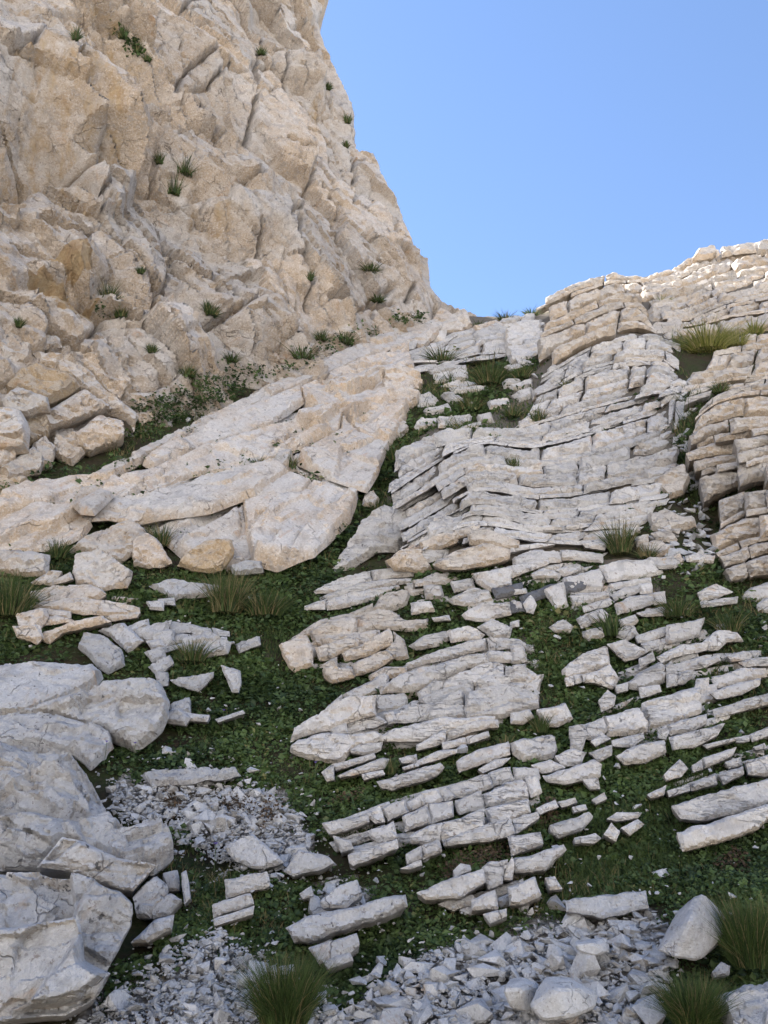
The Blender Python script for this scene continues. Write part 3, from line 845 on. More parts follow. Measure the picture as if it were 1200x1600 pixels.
def patch(root, guides, nlay, blk, mat=None, miss=0.0, gap=0.7, wob=1.0, prot=0.06, **kw):
    """beds between guide lines (top to bottom), broken into blocks"""
    U = np.linspace(0, 1, 41)
    GL = []
    for g in guides:
        g = np.array(g, float)
        g[0] = g[0] + (g[0] - g[1]) * min(12.0 / max(np.linalg.norm(g[0] - g[1]), 1), 0.5); g[-1] = g[-1] + (g[-1] - g[-2]) * min(12.0 / max(np.linalg.norm(g[-1] - g[-2]), 1), 0.5)
        L = np.concatenate([[0], np.cumsum(np.linalg.norm(np.diff(g, axis=0), axis=1))]); L /= L[-1]
        GL.append(np.stack([np.interp(U, L, g[:, 0]), np.interp(U, L, g[:, 1])], -1))
    GL = np.array(GL)                          # (guides, 41, 2)
    rs = np.random.default_rng(SEED[0])
    th = 0.45 + rs.random(nlay) ** 1.6 * 1.5
    vs = np.concatenate([[0], np.cumsum(th)]); vs = vs / vs[-1] * (len(guides) - 1)
    ph = rs.random((nlay + 1, 3)) * 6.28
    def edge(i, u):
        """boundary i of the pile of beds; pinches and swells along its length"""
        if i == 0 or i == nlay: return vs[i]
        w = 0.16 * min(vs[i] - vs[i - 1], vs[i + 1] - vs[i])
        return vs[i] + w * (np.sin(u * 5 + ph[i, 0]) * 0.6 + np.sin(u * 13 + ph[i, 1]) * 0.3 + np.sin(u * 29 + ph[i, 2]) * 0.2)
    def at(u, v):
        i = max(0, min(int(v), len(GL) - 2)); f = v - i
        a = np.array([np.interp(u, U, GL[i][:, 0]), np.interp(u, U, GL[i][:, 1])])
        b = np.array([np.interp(u, U, GL[i + 1][:, 0]), np.interp(u, U, GL[i + 1][:, 1])])
        return a * (1 - f) + b * f
    for i in range(nlay):
        v0, v1 = vs[i], vs[i + 1]
        nb = int(rs.integers(blk[0], blk[1] + 1))
        cut = np.sort(rs.random(nb - 1)) if nb > 1 else np.array([])
        cut = np.clip(np.linspace(0, 1, nb + 1)[1:-1] + (rs.random(max(nb - 1, 0)) - 0.5) * 0.7 / nb, 0.12, 0.88)
        span = max(GL[0][-1, 0] - GL[0][0, 0], 40.0); e0, e1 = rs.random() * 22 / span, 1 - rs.random() * 22 / span
        cut = [e0] + list(cut) + [e1]
        ofs = wob * (rs.random(nb) - 0.5)
        for j in range(nb):
            if rs.random() < miss: continue
            a, b = max(cut[j], 0), min(cut[j + 1], 1)
            if b - a < 0.02: continue
            us = np.linspace(a, b, max(2, int((b - a) * 22) + 1))
            dv = rs.random() * 0.06 * (v1 - v0)
            top = np.array([at(x, edge(i, x)) for x in us]); bot = np.array([at(x, edge(i + 1, x) - dv) for x in us])
            top[:, 1] += ofs[j] + gap * 0.35; bot[:, 1] += ofs[j] - gap * 0.35
            top[0, 0] += gap; bot[0, 0] += gap * (0.3 + rs.random() * 2); top[-1, 0] -= gap; bot[-1, 0] -= gap * (0.3 + rs.random() * 2)
            poly = np.concatenate([top, bot[::-1]])
            if abs(bot[:, 1] - top[:, 1]).max() < 2: continue
            put(root, poly, mat, bev=0.03, grow=0.0, fwd=kw.get('fwd', 0) + abs(rs.normal()) * prot, **{k: v for k, v in kw.items() if k != 'fwd'})
# ------------------------------------------------------------------ beds of the middle and upper slope
o = outcrop('dome', 'broad arched outcrop of many thin pale beds in the middle of the slope')
patch(o, [[(622,700),(690,670),(760,665),(830,668),(900,645),(980,620),(1055,600)],
          [(610,780),(660,745),(720,705),(760,695),(830,705),(900,690),(980,665),(1060,640)],
          [(625,800),(680,770),(740,735),(770,735),(830,745),(900,740),(980,720),(1055,700)],
          [(640,835),(690,805),(740,775),(770,775),(830,790),(900,785),(960,775),(1048,762)],
          [(632,855),(680,832),(735,805),(780,808),(830,825),(900,822),(950,815),(1020,806)],
          [(630,870),(680,850),(720,848),(790,838),(830,845),(900,850),(945,848),(965,845)]], 18, (3, 6), M_BED, miss=0.01, depth=0.7, rnd=0.14, step_px=4.2, lean=38, back_tilt=0.35, prot=0.035, gap=0.5, fac=0.7)
many(o, 'G', """
200,500 300,435 400,470 415,500 385,590 340,630 260,640 120,720 45,770 40,740 110,650
500,540 560,480 640,495 750,480 740,540 640,570 520,575
470,660 520,630 600,625 600,680 520,700 480,690
""", M_BED, depth=0.8, rnd=0.12, lean=35, step_px=4.2)
many(o, 'G', """
700,570 770,550 930,605 925,640 850,640 790,620 710,620
530,720 560,690 700,640 780,625 890,650 880,690 800,715 680,735 600,740
640,560 750,530 740,575 650,595
310,700 380,650 470,650 500,690 520,730 470,750 350,740
470,610 560,580 640,565 640,610 560,640 480,650
""", M_BEDWARM, depth=0.7, rnd=0.2, lean=12, fwd=0.12, step_px=4.2)

o = outcrop('butt', 'tan bedded buttress standing out against the sky right of the notch')
patch(o, [[(846,463),(900,440),(955,424),(985,430),(1000,426),(1010,440)], [(845,500),(900,475),(955,455),(1000,450),(1012,465)],
          [(848,525),(900,505),(960,480),(1000,478),(1020,505)], [(850,575),(900,540),(950,520),(1000,508),(1028,518)]], 7, (2, 4), M_BEDWARM, depth=1.6, rnd=0.2, lean=18, fac=0.8, fwd=0.25, yaw=-6, jag=1.2, prot=0.08)
o = outcrop('butt2', 'pale blocky beds directly under the tan buttress')
patch(o, [[(852,580),(920,540),(980,520),(1030,520),(1062,537)], [(842,607),(920,572),(980,557),(1040,560),(1062,577)],
          [(832,640),(900,620),(970,600),(1030,585),(1060,600)], [(790,682),(880,658),(960,637),(1040,617),(1060,612)]], 10, (3, 5), M_BED, miss=0.0, depth=0.9, rnd=0.2, lean=30, fac=0.8, back_tilt=0.3, jag=1.1, prot=0.07)
o = outcrop('ridge', 'layered outcrop climbing along the skyline at the far right')
patch(o, [[(1003,431),(1050,418),(1090,390),(1140,382),(1240,366)], [(1010,450),(1060,445),(1110,425),(1160,415),(1240,400)],
          [(1035,480),(1080,475),(1130,450),(1240,430)], [(1045,505),(1090,500),(1140,480),(1240,462)], [(1050,530),(1090,520),(1185,515),(1240,500)]], 12, (2, 4), M_BEDWARM, miss=0.0, depth=1.3, rnd=0.2, lean=30, fac=0.8, back_tilt=0.3, jag=1.1, prot=0.08)
many(o, 'J', "860,110 880,75 940,68 965,90 950,105 890,118\n975,145 1020,130 1055,160 1030,180 975,170\n1150,60 1180,40 1230,35 1230,85 1160,90\n740,200 770,180 820,190 810,215 760,220", M_BEDWARM, depth=0.7, rnd=0.35, step_px=4)
o = outcrop('rightband', 'stepped pale ledges below the sun-painted grass on the right')
patch(o, [[(1110,532),(1160,522),(1240,508)], [(1105,560),(1150,552),(1240,540)], [(1080,590),(1130,585),(1240,562)], [(1068,632),(1130,608),(1240,592)]], 7, (2, 4), M_BEDWARM, miss=0.0, depth=0.9, rnd=0.2, lean=25, fac=0.8, jag=1.1, prot=0.1)
o = outcrop('rightnear', 'tall blocky warm-toned outcrop at the right edge above the dark runnel')
patch(o, [[(1088,645),(1120,615),(1160,600),(1250,592)], [(1075,680),(1110,660),(1150,655),(1250,645)], [(1090,722),(1120,715),(1160,712),(1250,688)],
          [(1100,782),(1140,760),(1250,738)]], 9, (2, 4), M_BEDWARM, miss=0.0, depth=1.1, rnd=0.2, lean=14, fac=0.9, fwd=0.25, jag=1.2, prot=0.1)
many(o, 'H', """
1070,250 1140,235 1290,230 1290,300 1150,320 1100,290
680,320 740,270 800,250 830,310 810,370 740,400 700,360
""", M_BEDWARM, depth=0.9, rnd=0.14, lean=16, fwd=0.2, step_px=4.2)
patch(o, [[(1118,782),(1160,765),(1250,755)], [(1122,815),(1160,795),(1250,780)], [(1118,842),(1160,818),(1250,800)], [(1132,868),(1180,850),(1250,838)], [(1150,905),(1200,895),(1250,890)]], 6, (2, 3), M_BEDWARM, depth=0.9, rnd=0.15, lean=10, fac=0.8, fwd=0.2, prot=0.06)
o = outcrop('notch', 'thin grey ledges stepping up to the notch in the skyline')
patch(o, [[(705,518),(745,505),(800,492),(846,486)], [(650,545),(700,540),(770,520),(846,512)], [(628,562),(690,562),(760,548),(846,542)], [(625,585),(690,575),(700,570),(740,565)]], 9, (3, 5), M_BED, miss=0.02, depth=0.8, rnd=0.2, lean=40, back_tilt=0.35, jag=1.1)
many(o, 'I', """
575,330 650,295 730,300 735,380 700,400 600,420 575,400
580,420 720,400 735,450 690,470 600,480
430,350 520,310 560,330 500,370 440,380
260,385 340,350 430,335 420,360 300,395
""", M_BED, depth=0.8, rnd=0.14, lean=35)
many(o, 'P', '672,500 690,478 706,486 722,478 738,498 720,514 680,515\n735,508 770,498 790,505 760,520\n640,530 668,512 690,515 660,540', M_SLAB, depth=0.6, rnd=0.2)
o = outcrop('upmid', 'loose broken ledges among grass below the notch')
many(o, 'I', """
105,445 250,430 235,470 130,490
190,520 300,495 380,500 390,530 310,530 220,550
240,545 310,535 300,575 240,580
315,530 390,530 390,570 330,575
270,640 320,630 375,665 320,675
190,710 300,685 310,715 200,735
140,785 170,755 245,760 240,790 160,800
255,750 320,745 320,790 260,790
320,745 410,735 400,775 330,790
370,790 450,770 455,795 380,800
20,820 90,765 115,790 80,835
590,600 690,570 690,600 610,620
600,640 690,610 690,650 640,665
570,510 620,500 690,520 600,525
490,670 580,660 590,690 500,700
560,575 630,565 640,590 570,600
700,620 760,580 790,600 770,640 710,650
790,530 840,525 850,560 790,570
880,530 930,470 1000,480 980,520 910,555
985,560 1040,525 1090,545 1060,580 1000,585
770,510 880,480 900,500 860,530 790,535
440,735 500,725 510,760 450,765
640,770 680,765 680,790 640,795
780,745 840,735 850,760 800,770
310,610 480,600 490,625 330,630
270,600 350,580 480,590 380,610
620,470 690,490 680,505 640,495
150,660 210,635 250,665 230,690 160,690
""", M_BED, depth=0.6, rnd=0.25, lean=30, step_px=4)

# ------------------------------------------------------------------ beds of the lower slope (traced)
o = outcrop('a1', 'three long thin beds tapering to the left, at the grassy gully')
strip(o, [(490,919,925),(533,900,922),(580,888,905),(613,885,900),(645,890,899)], [578])
strip(o, [(507,927,936),(560,910,924),(600,903,916),(647,901,909)], [])
strip(o, [(475,945,952),(507,935,951),(560,920,941),(600,913,929),(625,910,917)], [508])
many(o, 'A', "555,265 570,215 620,190 700,180 720,205 700,240 630,265\n440,290 540,245 545,270 470,300\n700,165 740,150 740,190 715,190", M_BEDWARM, rnd=0.3)
strip(o, [(650,906,914),(700,890,908),(705,892,905)], [])
o = outcrop('a2', 'squarish buff block cluster with stepped right end in mid slope')
many(o, 'A', """
105,430 215,385 245,395 260,490 265,530 180,555 150,530
250,375 340,318 440,300 475,315 470,360 440,400 330,455 280,440
470,320 530,285 570,268 640,280 690,320 800,310 800,345 700,370 640,360 560,355 480,400 465,380
280,450 430,400 480,410 475,440 410,465 330,510 300,510
405,470 480,445 560,395 620,360 640,400 635,430 560,470 470,505 420,510
640,370 690,410 715,490 660,500 620,480 610,450 650,420
450,525 560,480 620,460 640,500 560,550 465,580
315,525 380,490 390,540 450,550 460,585 360,610 320,590
530,580 600,545 700,540 700,570 600,600 540,600
""", M_BEDWARM, gap=0.6, rnd=0.1, fac=0.45)
o = outcrop('a3', 'largest bedded outcrop, thick pale beds curving down to the left')
many(o, 'A', """
720,440 790,395 890,370 905,410 860,440 760,455
900,370 1000,350 1075,385 1050,405 920,420
1040,345 1110,310 1200,350 1190,395 1120,395 1080,370
760,660 830,610 870,610 860,660 780,700
345,835 420,800 425,850 370,860
425,800 560,770 610,800 550,820 430,850
605,765 640,755 660,800 620,805
""", M_BED, gap=0.5, rnd=0.2)
strip(o, [(633,1033,1044),(667,1020,1034),(700,1008,1027),(733,998,1017),(767,993,1013),(810,997,1012),(822,1003,1012)], [760])
strip(o, [(592,1072,1078),(627,1047,1078),(660,1037,1072),(700,1027,1053),(733,1018,1041),(767,1013,1031),(800,1015,1032),(824,1018,1030)], [762])
strip(o, [(693,1062,1073),(717,1049,1072),(750,1036,1067),(777,1031,1064),(800,1040,1063),(828,1048,1063)], [790])
strip(o, [(452,1150,1158),(460,1130,1153),(493,1113,1142),(513,1100,1136),(547,1083,1123),(573,1082,1116),(633,1080,1103),(640,1088,1095)], [586])
strip(o, [(617,1115,1128),(640,1100,1125),(687,1093,1120),(700,1082,1119),(733,1072,1118),(783,1065,1116),(815,1070,1110),(845,1080,1100)], [726])
strip(o, [(588,1150,1158),(617,1137,1158),(660,1127,1156),(693,1118,1147),(727,1120,1134),(775,1116,1124)], [])
strip(o, [(452,1163,1171),(467,1150,1178),(510,1140,1186),(533,1142,1188),(550,1143,1168),(587,1138,1156),(598,1145,1151)], [])
strip(o, [(650,1160,1170),(677,1145,1165),(710,1133,1151),(750,1123,1139),(778,1122,1134)], [697])
strip(o, [(690,1158,1170),(700,1157,1169),(733,1150,1161),(763,1141,1151)], [728])
many(o, 'C', "450,150 500,120 590,110 585,150 520,170 455,165", gap=0.5)
many(o, 'B', "0,440 40,430 60,460 70,510 0,520\n0,535 60,530 80,605 0,610\n70,540 140,590 75,610\n0,650 90,655 110,690 40,715 0,720\n0,620 60,625 55,650 0,650", M_BED, gap=0.5)
o = outcrop('a4', 'small broken beds on the green slope under the largest outcrop')
many(o, 'C', """
310,260 360,220 362,290 330,295
365,220 550,170 560,190 500,210 380,250
385,270 490,230 590,190 620,195 600,235 500,255 400,280
500,265 590,245 600,265 510,290
675,190 750,170 755,205 690,210
760,200 850,160 940,150 940,165 860,190 770,220
570,295 700,255 860,205 875,230 850,265 740,300 640,330 590,320
690,235 750,215 760,230 700,245
""", M_BED, gap=0.4, rnd=0.2)
o = outcrop('a5', 'low row of pale beds half sunk in leaves left of the brick-like beds')
many(o, 'C', """
310,495 400,480 520,455 530,490 430,520 350,545
510,450 580,420 600,485 560,490
585,420 700,385 710,440 620,480
530,530 640,485 660,560 590,585 540,560
360,555 440,580 450,610 400,625
435,640 550,605 660,570 665,610 560,650 460,690 440,680
""", M_BED, gap=0.5)
o = outcrop('a6', 'brick-like wall of square jointed beds above the dark overhang')
many(o, 'C', """
700,395 780,350 785,405 710,440
780,350 850,335 880,390 790,410
855,335 890,325 935,370 890,390
690,460 800,405 815,490 705,530
812,402 920,390 925,460 820,490
935,385 1055,345 1070,420 960,445
705,640 770,605 775,660 715,680
780,600 860,570 870,625 790,660
680,710 770,670 775,695 720,710
""", M_BED, gap=0.5, rnd=0.1, fac=0.3)
strip(o, [(697,1227,1244),(730,1217,1241),(765,1205,1228),(800,1196,1218),(842,1198,1214)], [764, 800])
strip(o, [(755,1237,1257),(790,1220,1253),(820,1213,1245),(842,1211,1236)], [820])
strip(o, [(640,1303,1315),(667,1290,1318),(717,1277,1307),(760,1260,1295),(800,1250,1280),(826,1247,1268)], [757])
strip(o, [(690,1311,1321),(733,1297,1316),(767,1283,1312),(800,1278,1302),(837,1263,1285),(841,1266,1276)], [800])
o = outcrop('a7', 'two tilted block courses above the bottom scree')
many(o, 'C', """
760,820 880,770 1060,710 1075,770 960,840 800,850
1060,700 1100,680 1180,665 1150,770 1090,800
1010,850 1120,810 1135,890 1020,900
930,715 960,690 1000,695 1005,715 935,745
""", M_BED, gap=0.5, rnd=0.1)
many(o, 'D', """
10,660 80,650 240,595 255,620 200,660 160,710 60,720 20,720
0,660 10,690 0,760 -40,760 -20,700
-15,790 100,745 130,830 60,870 -10,880
-20,555 130,535 142,590 0,645
160,755 200,750 235,800 180,805
-130,920 -30,895 -30,930 -100,960
""", M_BED, gap=0.4, rnd=0.12)
o = outcrop('a8', 'pair of pale blocks in the centre of the lower slope')
many(o, 'P', "715,1187 750,1170 793,1157 797,1177 753,1190 720,1203\n800,1153 820,1148 865,1143 872,1167 863,1180 820,1182 803,1170\n750,1200 773,1188 797,1183 783,1195 757,1205", M_BED, rnd=0.12)
o = outcrop('a9', 'flat wedge-shaped bed with a pale stone on top')
many(o, 'D', """
95,225 180,200 250,235 150,260
210,180 290,150 350,165 320,220 240,225
150,265 260,235 390,190 420,215 410,270 240,305 170,290
340,295 400,285 410,330 370,330
""", M_BED, gap=0.3)
o = outcrop('a10', 'scattered small blocks in the leaves right of the brick-like beds')
many(o, 'D', """
120,425 200,390 215,420 140,450
220,400 290,380 300,400 240,420
290,420 340,410 350,430 300,440
190,500 280,480 360,445 380,465 330,520 230,560 200,530
330,560 390,545 415,565 380,585 335,585
300,565 325,560 325,585 305,585
455,475 500,450 590,445 590,470 500,485
440,550 470,500 505,535 490,575
520,515 590,480 620,500 560,545
640,360 720,320 710,360 660,375
380,385 430,355 440,380 400,400
20,415 70,395 75,410 30,440
""", M_BED, rnd=0.22)
o = outcrop('a11', 'upright blocks left of the longest thick bed')
many(o, 'D', "270,45 340,30 350,80 330,150 280,140\n345,30 430,0 445,60 390,100 350,90\n375,110 420,75 460,100 400,130\n365,165 465,130 465,175 410,205", M_BED, gap=0.4)
o = outcrop('a12', 'longest thick bed right of centre with thinner beds under it')
many(o, 'B', "435,765 600,720 640,790 640,830 540,850 455,855\n615,705 700,680 820,640 890,650 895,740 800,780 645,830 640,770\n870,600 925,595 925,640 890,660 865,640\n415,700 450,655 485,680 475,720 425,750", M_BED, gap=0.3, rnd=0.1)
many(o, 'D', """
475,105 615,70 620,100 560,135 480,130
495,175 600,130 720,100 725,160 640,200 540,215
690,60 720,40 735,70 720,95 690,90
735,30 800,10 910,-20 910,20 830,60 745,80
740,90 920,45 1000,20 960,80 860,130 760,145
""", M_BED, gap=0.4, rnd=0.12)
o = outcrop('a13', 'two long thick slabs one above the other at the right edge')
many(o, 'D', "765,410 940,350 1200,290 1340,260 1340,365 1200,400 1080,430 900,480 800,470\n790,535 950,485 1200,410 1340,375 1340,440 1200,480 1150,520 980,580 820,620", M_BED, rnd=0.1, fac=0.35, depth=0.7)
o = outcrop('a13b', 'line of small weathered blocks just above the two long right-hand slabs')
many(o, 'D', """
725,265 790,200 825,240 790,275 735,290
850,225 890,200 895,240 855,250
900,190 1050,140 1030,180 910,235
980,265 1080,230 1085,265 1000,305
1110,205 1200,180 1300,160 1300,240 1200,265 1120,260
840,310 950,270 960,310 850,340
735,345 830,315 830,345 745,370
900,130 1050,95 1045,110 920,145
1055,95 1110,85 1110,110 1060,115
1120,75 1200,50 1300,25 1300,60 1200,80 1130,110
1010,210 1070,190 1080,220 1030,235
1140,140 1180,125 1190,145 1150,150
""", M_BED, rnd=0.2)
o = outcrop('a14', 'staggered weathered beds on the right between grass patches')
many(o, 'B', """
585,395 680,365 735,350 730,385 650,420 600,425
610,430 690,410 690,450 640,460
735,345 840,330 905,310 890,390 810,415 735,425
690,485 800,440 930,420 960,455 860,470 770,490 715,515
900,420 970,370 1050,375 1090,420 1010,420 980,450 940,455
965,345 1040,350 1030,370 970,370
450,435 530,410 635,465 590,490 530,505
545,610 600,560 690,510 720,540 720,600 620,635 560,630
600,505 660,475 670,510 600,550
725,530 750,515 780,570 775,620 730,630
785,570 850,555 850,590 810,615 785,615
490,630 545,615 540,650 500,660
600,640 690,625 700,655 610,685
940,590 1080,545 1190,545 1200,580 1080,605 960,635
940,660 1060,620 1170,595 1160,630 1080,665 970,690
950,740 1080,700 1200,665 1320,640 1320,690 1200,715 1100,740 960,780
1020,490 1090,470 1140,480 1120,510 1040,515
1070,520 1160,495 1200,500 1300,500 1300,530 1200,530 1100,540
880,520 970,485 975,510 910,540
""", M_BED, gap=0.4, rnd=0.18)
o = outcrop('a14b', 'flat grey slabs peeping out of bushes near the right edge')
many(o, 'B', """
880,190 960,155 1035,190 960,215 890,225
890,230 1055,210 1050,240 900,260
1085,200 1130,165 1200,145 1300,130 1300,200 1200,215 1150,235 1095,220
1160,240 1200,220 1300,210 1300,270 1200,280 1170,275
640,30 740,20 800,50 760,75 660,70
820,20 870,15 930,30 900,50 830,45
""", M_BED, rnd=0.22)
o = outcrop('a15', 'prominent stack of square blocks with a flat white top, right of centre')
many(o, 'B', """
245,115 420,70 440,180 280,205 250,170
420,65 530,40 660,38 695,105 600,120 455,140
265,200 450,180 460,215 290,260
460,150 645,120 650,145 540,165 470,185
470,205 530,170 600,155 600,190 490,230
600,155 650,150 660,190 605,195
490,245 560,215 660,195 670,240 570,275 500,295
660,200 715,190 720,240 670,245
335,260 450,220 480,240 450,260 345,285
350,290 420,270 450,290 440,325 380,325
150,175 240,140 255,210 260,250 215,265 180,220
590,290 700,265 760,280 740,300 620,305
""", M_BED, gap=0.5, rnd=0.09, fac=0.3, lean=20)
o = outcrop('a15b', 'small round-edged stones below the flat-topped block stack')
many(o, 'B', """
60,245 90,210 115,250 100,285 75,280
185,350 240,320 290,350 270,375 210,370
310,315 345,295 370,335 330,350
340,370 420,350 435,390 370,410 345,395
510,315 575,295 590,320 560,345 515,350
495,360 570,345 590,380 540,405 500,390
0,230 40,235 55,270 0,280
10,180 60,175 70,195 20,200
0,330 30,320 30,345 0,350
""", M_BED, rnd=0.35)
o = outcrop('a16', 'wedge of pale beds isolated in green right of the largest outcrop')
many(o, 'B', """
245,545 330,480 440,435 460,530 340,565 255,595
335,580 465,535 500,590 470,640 400,615 345,610
255,600 285,590 290,625 260,630
295,580 330,575 330,605 300,615
""", M_BED, gap=0.4, rnd=0.1)
many(o, 'B', "125,745 250,715 290,780 220,815 170,815\n0,755 80,740 100,775 50,795 0,800", M_BED, rnd=0.15)
o = outcrop('a17', 'rubbly ledge of mixed blocks below the arched thin beds')
many(o, 'A', """
735,135 850,100 910,130 890,150 760,155
790,155 865,155 875,210 800,215
915,140 1010,125 1020,165 930,185
1030,100 1140,90 1200,95 1195,165 1110,175 1040,140
905,220 1000,170 1090,175 1110,220 1000,245 930,240
730,240 815,230 835,275 735,290
970,290 1060,245 1180,240 1190,290 1080,320 990,310
830,310 900,300 905,320 840,325
""", M_BED, rnd=0.2)
strip(o, [(800,867,890),(837,855,877),(893,857,873),(943,863,877)], [875])
strip(o, [(745,892,905),(800,882,900),(858,872,880)], [800])
many(o, 'H', "95,765 150,740 215,760 210,780 110,785\n215,740 300,720 350,740 250,770\n0,640 110,625 200,630 100,645 0,665\n330,615 440,620 430,650 350,640", M_BED, rnd=0.15)
many(o, 'P', "815,930 860,913 900,905 925,912 900,924 860,930 820,941\n770,918 815,908 818,925 780,932\n790,940 830,935 825,950 795,955", M_DARK, rnd=0.2)
many(o, 'H', "650,470 720,460 790,490 850,485 860,525 790,540 700,555 660,540\n580,590 640,580 640,620 590,630\n610,620 700,605 745,640 700,670 630,670\n530,530 590,520 600,560 545,560\n660,570 740,555 780,600 740,610 690,600\n740,560 790,555 780,575\n700,690 790,670 810,710 760,725 710,720\n870,670 950,680 940,710 880,705", M_BEDWARM, rnd=0.25, depth=0.4)

# bedrock showing between the traced beds
fill = dict(miss=0.14, depth=0.5, rnd=0.2, fwd=-0.20, prot=0.03, gap=0.6, step_px=5.0)
patch(ROOTS['a3'], [[(470,1140),(530,1085),(640,1030),(760,995),(835,1002)], [(460,1180),(560,1145),(680,1105),(842,1075)], [(520,1192),(600,1170),(700,1165),(790,1128)]], 6, (3, 5), M_BED, **fill)
patch(ROOTS['a2'], [[(440,1005),(500,965),(590,948),(665,968)], [(460,1048),(530,1055),(610,1045),(640,1030)]], 4, (2, 4), M_BEDWARM, **fill)
patch(ROOTS['a6'], [[(505,1290),(600,1252),(700,1226),(842,1197)], [(545,1345),(640,1318),(760,1300),(848,1256)]], 4, (4, 6), M_BED, **fill)
patch(ROOTS['a14'], [[(990,1000),(1050,978),(1110,968),(1170,985)], [(960,1075),(1020,1050),(1100,1030),(1240,1010)], [(890,1140),(1000,1098),(1100,1070),(1240,1050)], [(900,1190),(1000,1160),(1120,1125),(1240,1085)]], 9, (4, 7), M_BED, **{**fill, 'miss': 0.35})
patch(ROOTS['a15'], [[(855,918),(950,884),(1030,876)], [(890,965),(960,955),(1040,938)]], 4, (2, 3), M_BED, **fill)
patch(ROOTS['a17'], [[(640,908),(750,892),(860,868),(945,862)], [(650,965),(760,950),(830,930),(900,905)]], 5, (4, 6), M_BED, **{**fill, 'miss': 0.25})
patch(ROOTS['a1'], [[(485,940),(560,902),(650,892)], [(480,956),(600,935),(652,918)]], 3, (1, 3), M_BED, **fill)
patch(ROOTS['a7'], [[(660,1392),(760,1355),(880,1322)], [(740,1430),(800,1415),(848,1395)]], 3, (3, 4), M_BED, **fill)
patch(ROOTS['a12'], [[(945,1160),(1040,1128),(1140,1100)], [(965,1195),(1040,1180),(1130,1140)]], 3, (3, 4), M_BED, **{**fill, 'miss': 0.3})
patch(ROOTS['a13b'], [[(1040,1215),(1120,1185),(1250,1150)], [(1045,1250),(1120,1225),(1250,1190)]], 3, (4, 6), M_BED, **{**fill, 'miss': 0.35})
patch(ROOTS['ridge'], [[(1005,440),(1030,432),(1055,425)], [(1012,480),(1035,475),(1055,470)], [(1022,522),(1045,520),(1062,520)]], 5, (1, 1), M_BEDWARM, **fill)
patch(ROOTS['butt2'], [[(1040,560),(1062,552),(1078,560)], [(1040,660),(1060,655),(1070,660)], [(1030,770),(1050,765),(1068,765)]], 11, (1, 2), M_BED, **fill)
patch(ROOTS['notch'], [[(640,520),(690,496),(735,500)], [(625,560),(690,540),(720,520)]], 4, (2, 3), M_BED, **fill)

# ------------------------------------------------------------------ left side: ledges and boulders
o = outcrop('b1', 'low pale ledges with shrubs between them on the left of the gully')
many(o, 'E', """
140,190 250,165 400,150 470,190 430,220 280,235 150,230
125,260 230,230 400,225 560,240 630,255 635,280 560,290 400,280 230,265
80,300 190,265 200,300 160,350 90,345
210,270 310,280 310,305 220,305
180,320 250,310 340,325 190,345
70,355 170,355 185,400 160,420 90,395
200,410 215,375 340,340 460,305 500,330 420,350 300,375 240,420
500,300 560,295 640,285 620,305 540,320
""", M_SLAB, rnd=0.25, depth=0.5, grow=6, fwd=0.05)
patch(ROOTS['b1'], [[(45,925),(150,912),(215,925)], [(25,985),(120,985),(195,955)]], 4, (2, 4), M_SLAB, **{**fill, 'miss': 0.3})
o = outcrop('b6', 'broken pale stones strung along the green hollow on the left')
many(o, 'E', """
640,370 780,325 760,370 720,420 650,400
720,420 740,380 800,370 800,420 770,445
850,460 870,410 980,380 1060,420 1040,460 950,470
600,355 680,320 680,350 630,370
790,360 880,335 850,360
705,530 780,490 790,520 740,560
690,470 750,455 760,490 720,500
735,570 770,575 770,605 745,610
810,600 980,570 980,590 920,635 850,620
1040,545 1110,570 1110,640 1080,635 1060,580
800,720 870,690 870,740 820,750
770,760 830,745 870,770 850,800 790,790
880,760 960,770 950,790 890,785
1120,430 1200,405 1200,430 1130,460
1025,785 1120,755 1130,765 1040,795
700,240 750,235 750,265 715,260
755,230 800,225 800,245 760,245
200,640 260,620 260,640 210,650
""", M_NEAR, rnd=0.3, depth=0.35, grow=6.5, fwd=0.05)
patch(o, [[(205,985),(270,968),(360,985)], [(235,1025),(290,1010),(360,1005)]], 3, (3, 4), M_NEAR, **{**fill, 'miss': 0.3, 'fwd': 0.0})
boulder(pp('E', '700,155 820,120 900,140 1010,150 990,190 900,200 820,210 760,180'), 'low pale flat-topped stone in grass below the great tan slab', rnd=0.25)
boulder(pp('E', '365,450 400,370 500,400 570,465 570,520 500,555 470,530 430,490'), 'smooth grey-white boulder resting behind the flat foreground slab', rnd=0.2, depth=0.4)
boulder(pp('E', '455,370 570,335 660,415 590,470 520,400'), 'wedge-shaped pale boulder leaning against the smooth grey-white one', rnd=0.25, depth=0.4)
boulder(pp('E', '-150,540 0,515 200,490 420,490 465,540 440,590 300,650 120,710 -40,745 -150,760'), 'broad flat smooth grey slab at the left edge', lean=45, rnd=0.12, fac=0.3, depth=0.7)
boulder(pp('P', '15,1108 100,1078 160,1060 235,1055 248,1060 257,1090 257,1112 240,1140 205,1162 190,1150 130,1125 70,1108'), 'pale boulder with a pointed left end and tan streaks above the hollow', rnd=0.12, fac=0.8, depth=0.6, fwd=0.1)
boulder(pp('P', '-50,1125 17,1110 70,1110 133,1127 172,1134 176,1155 142,1187 110,1165 60,1150 -50,1160'), 'grey slab wedged under the pointed boulder at left', lean=45, rnd=0.15, depth=0.5, fwd=0.1)
o = outcrop('f1', 'huge grey-white fractured foreground outcrop with black lichen marks at the left edge')
fk = dict(depth=0.9, rnd=0.2, fac=0.8, sharp=90, slope=1.9, jag=0.7, step_px=3.4, rough=0.8, grow=3.0, bev=0.02)
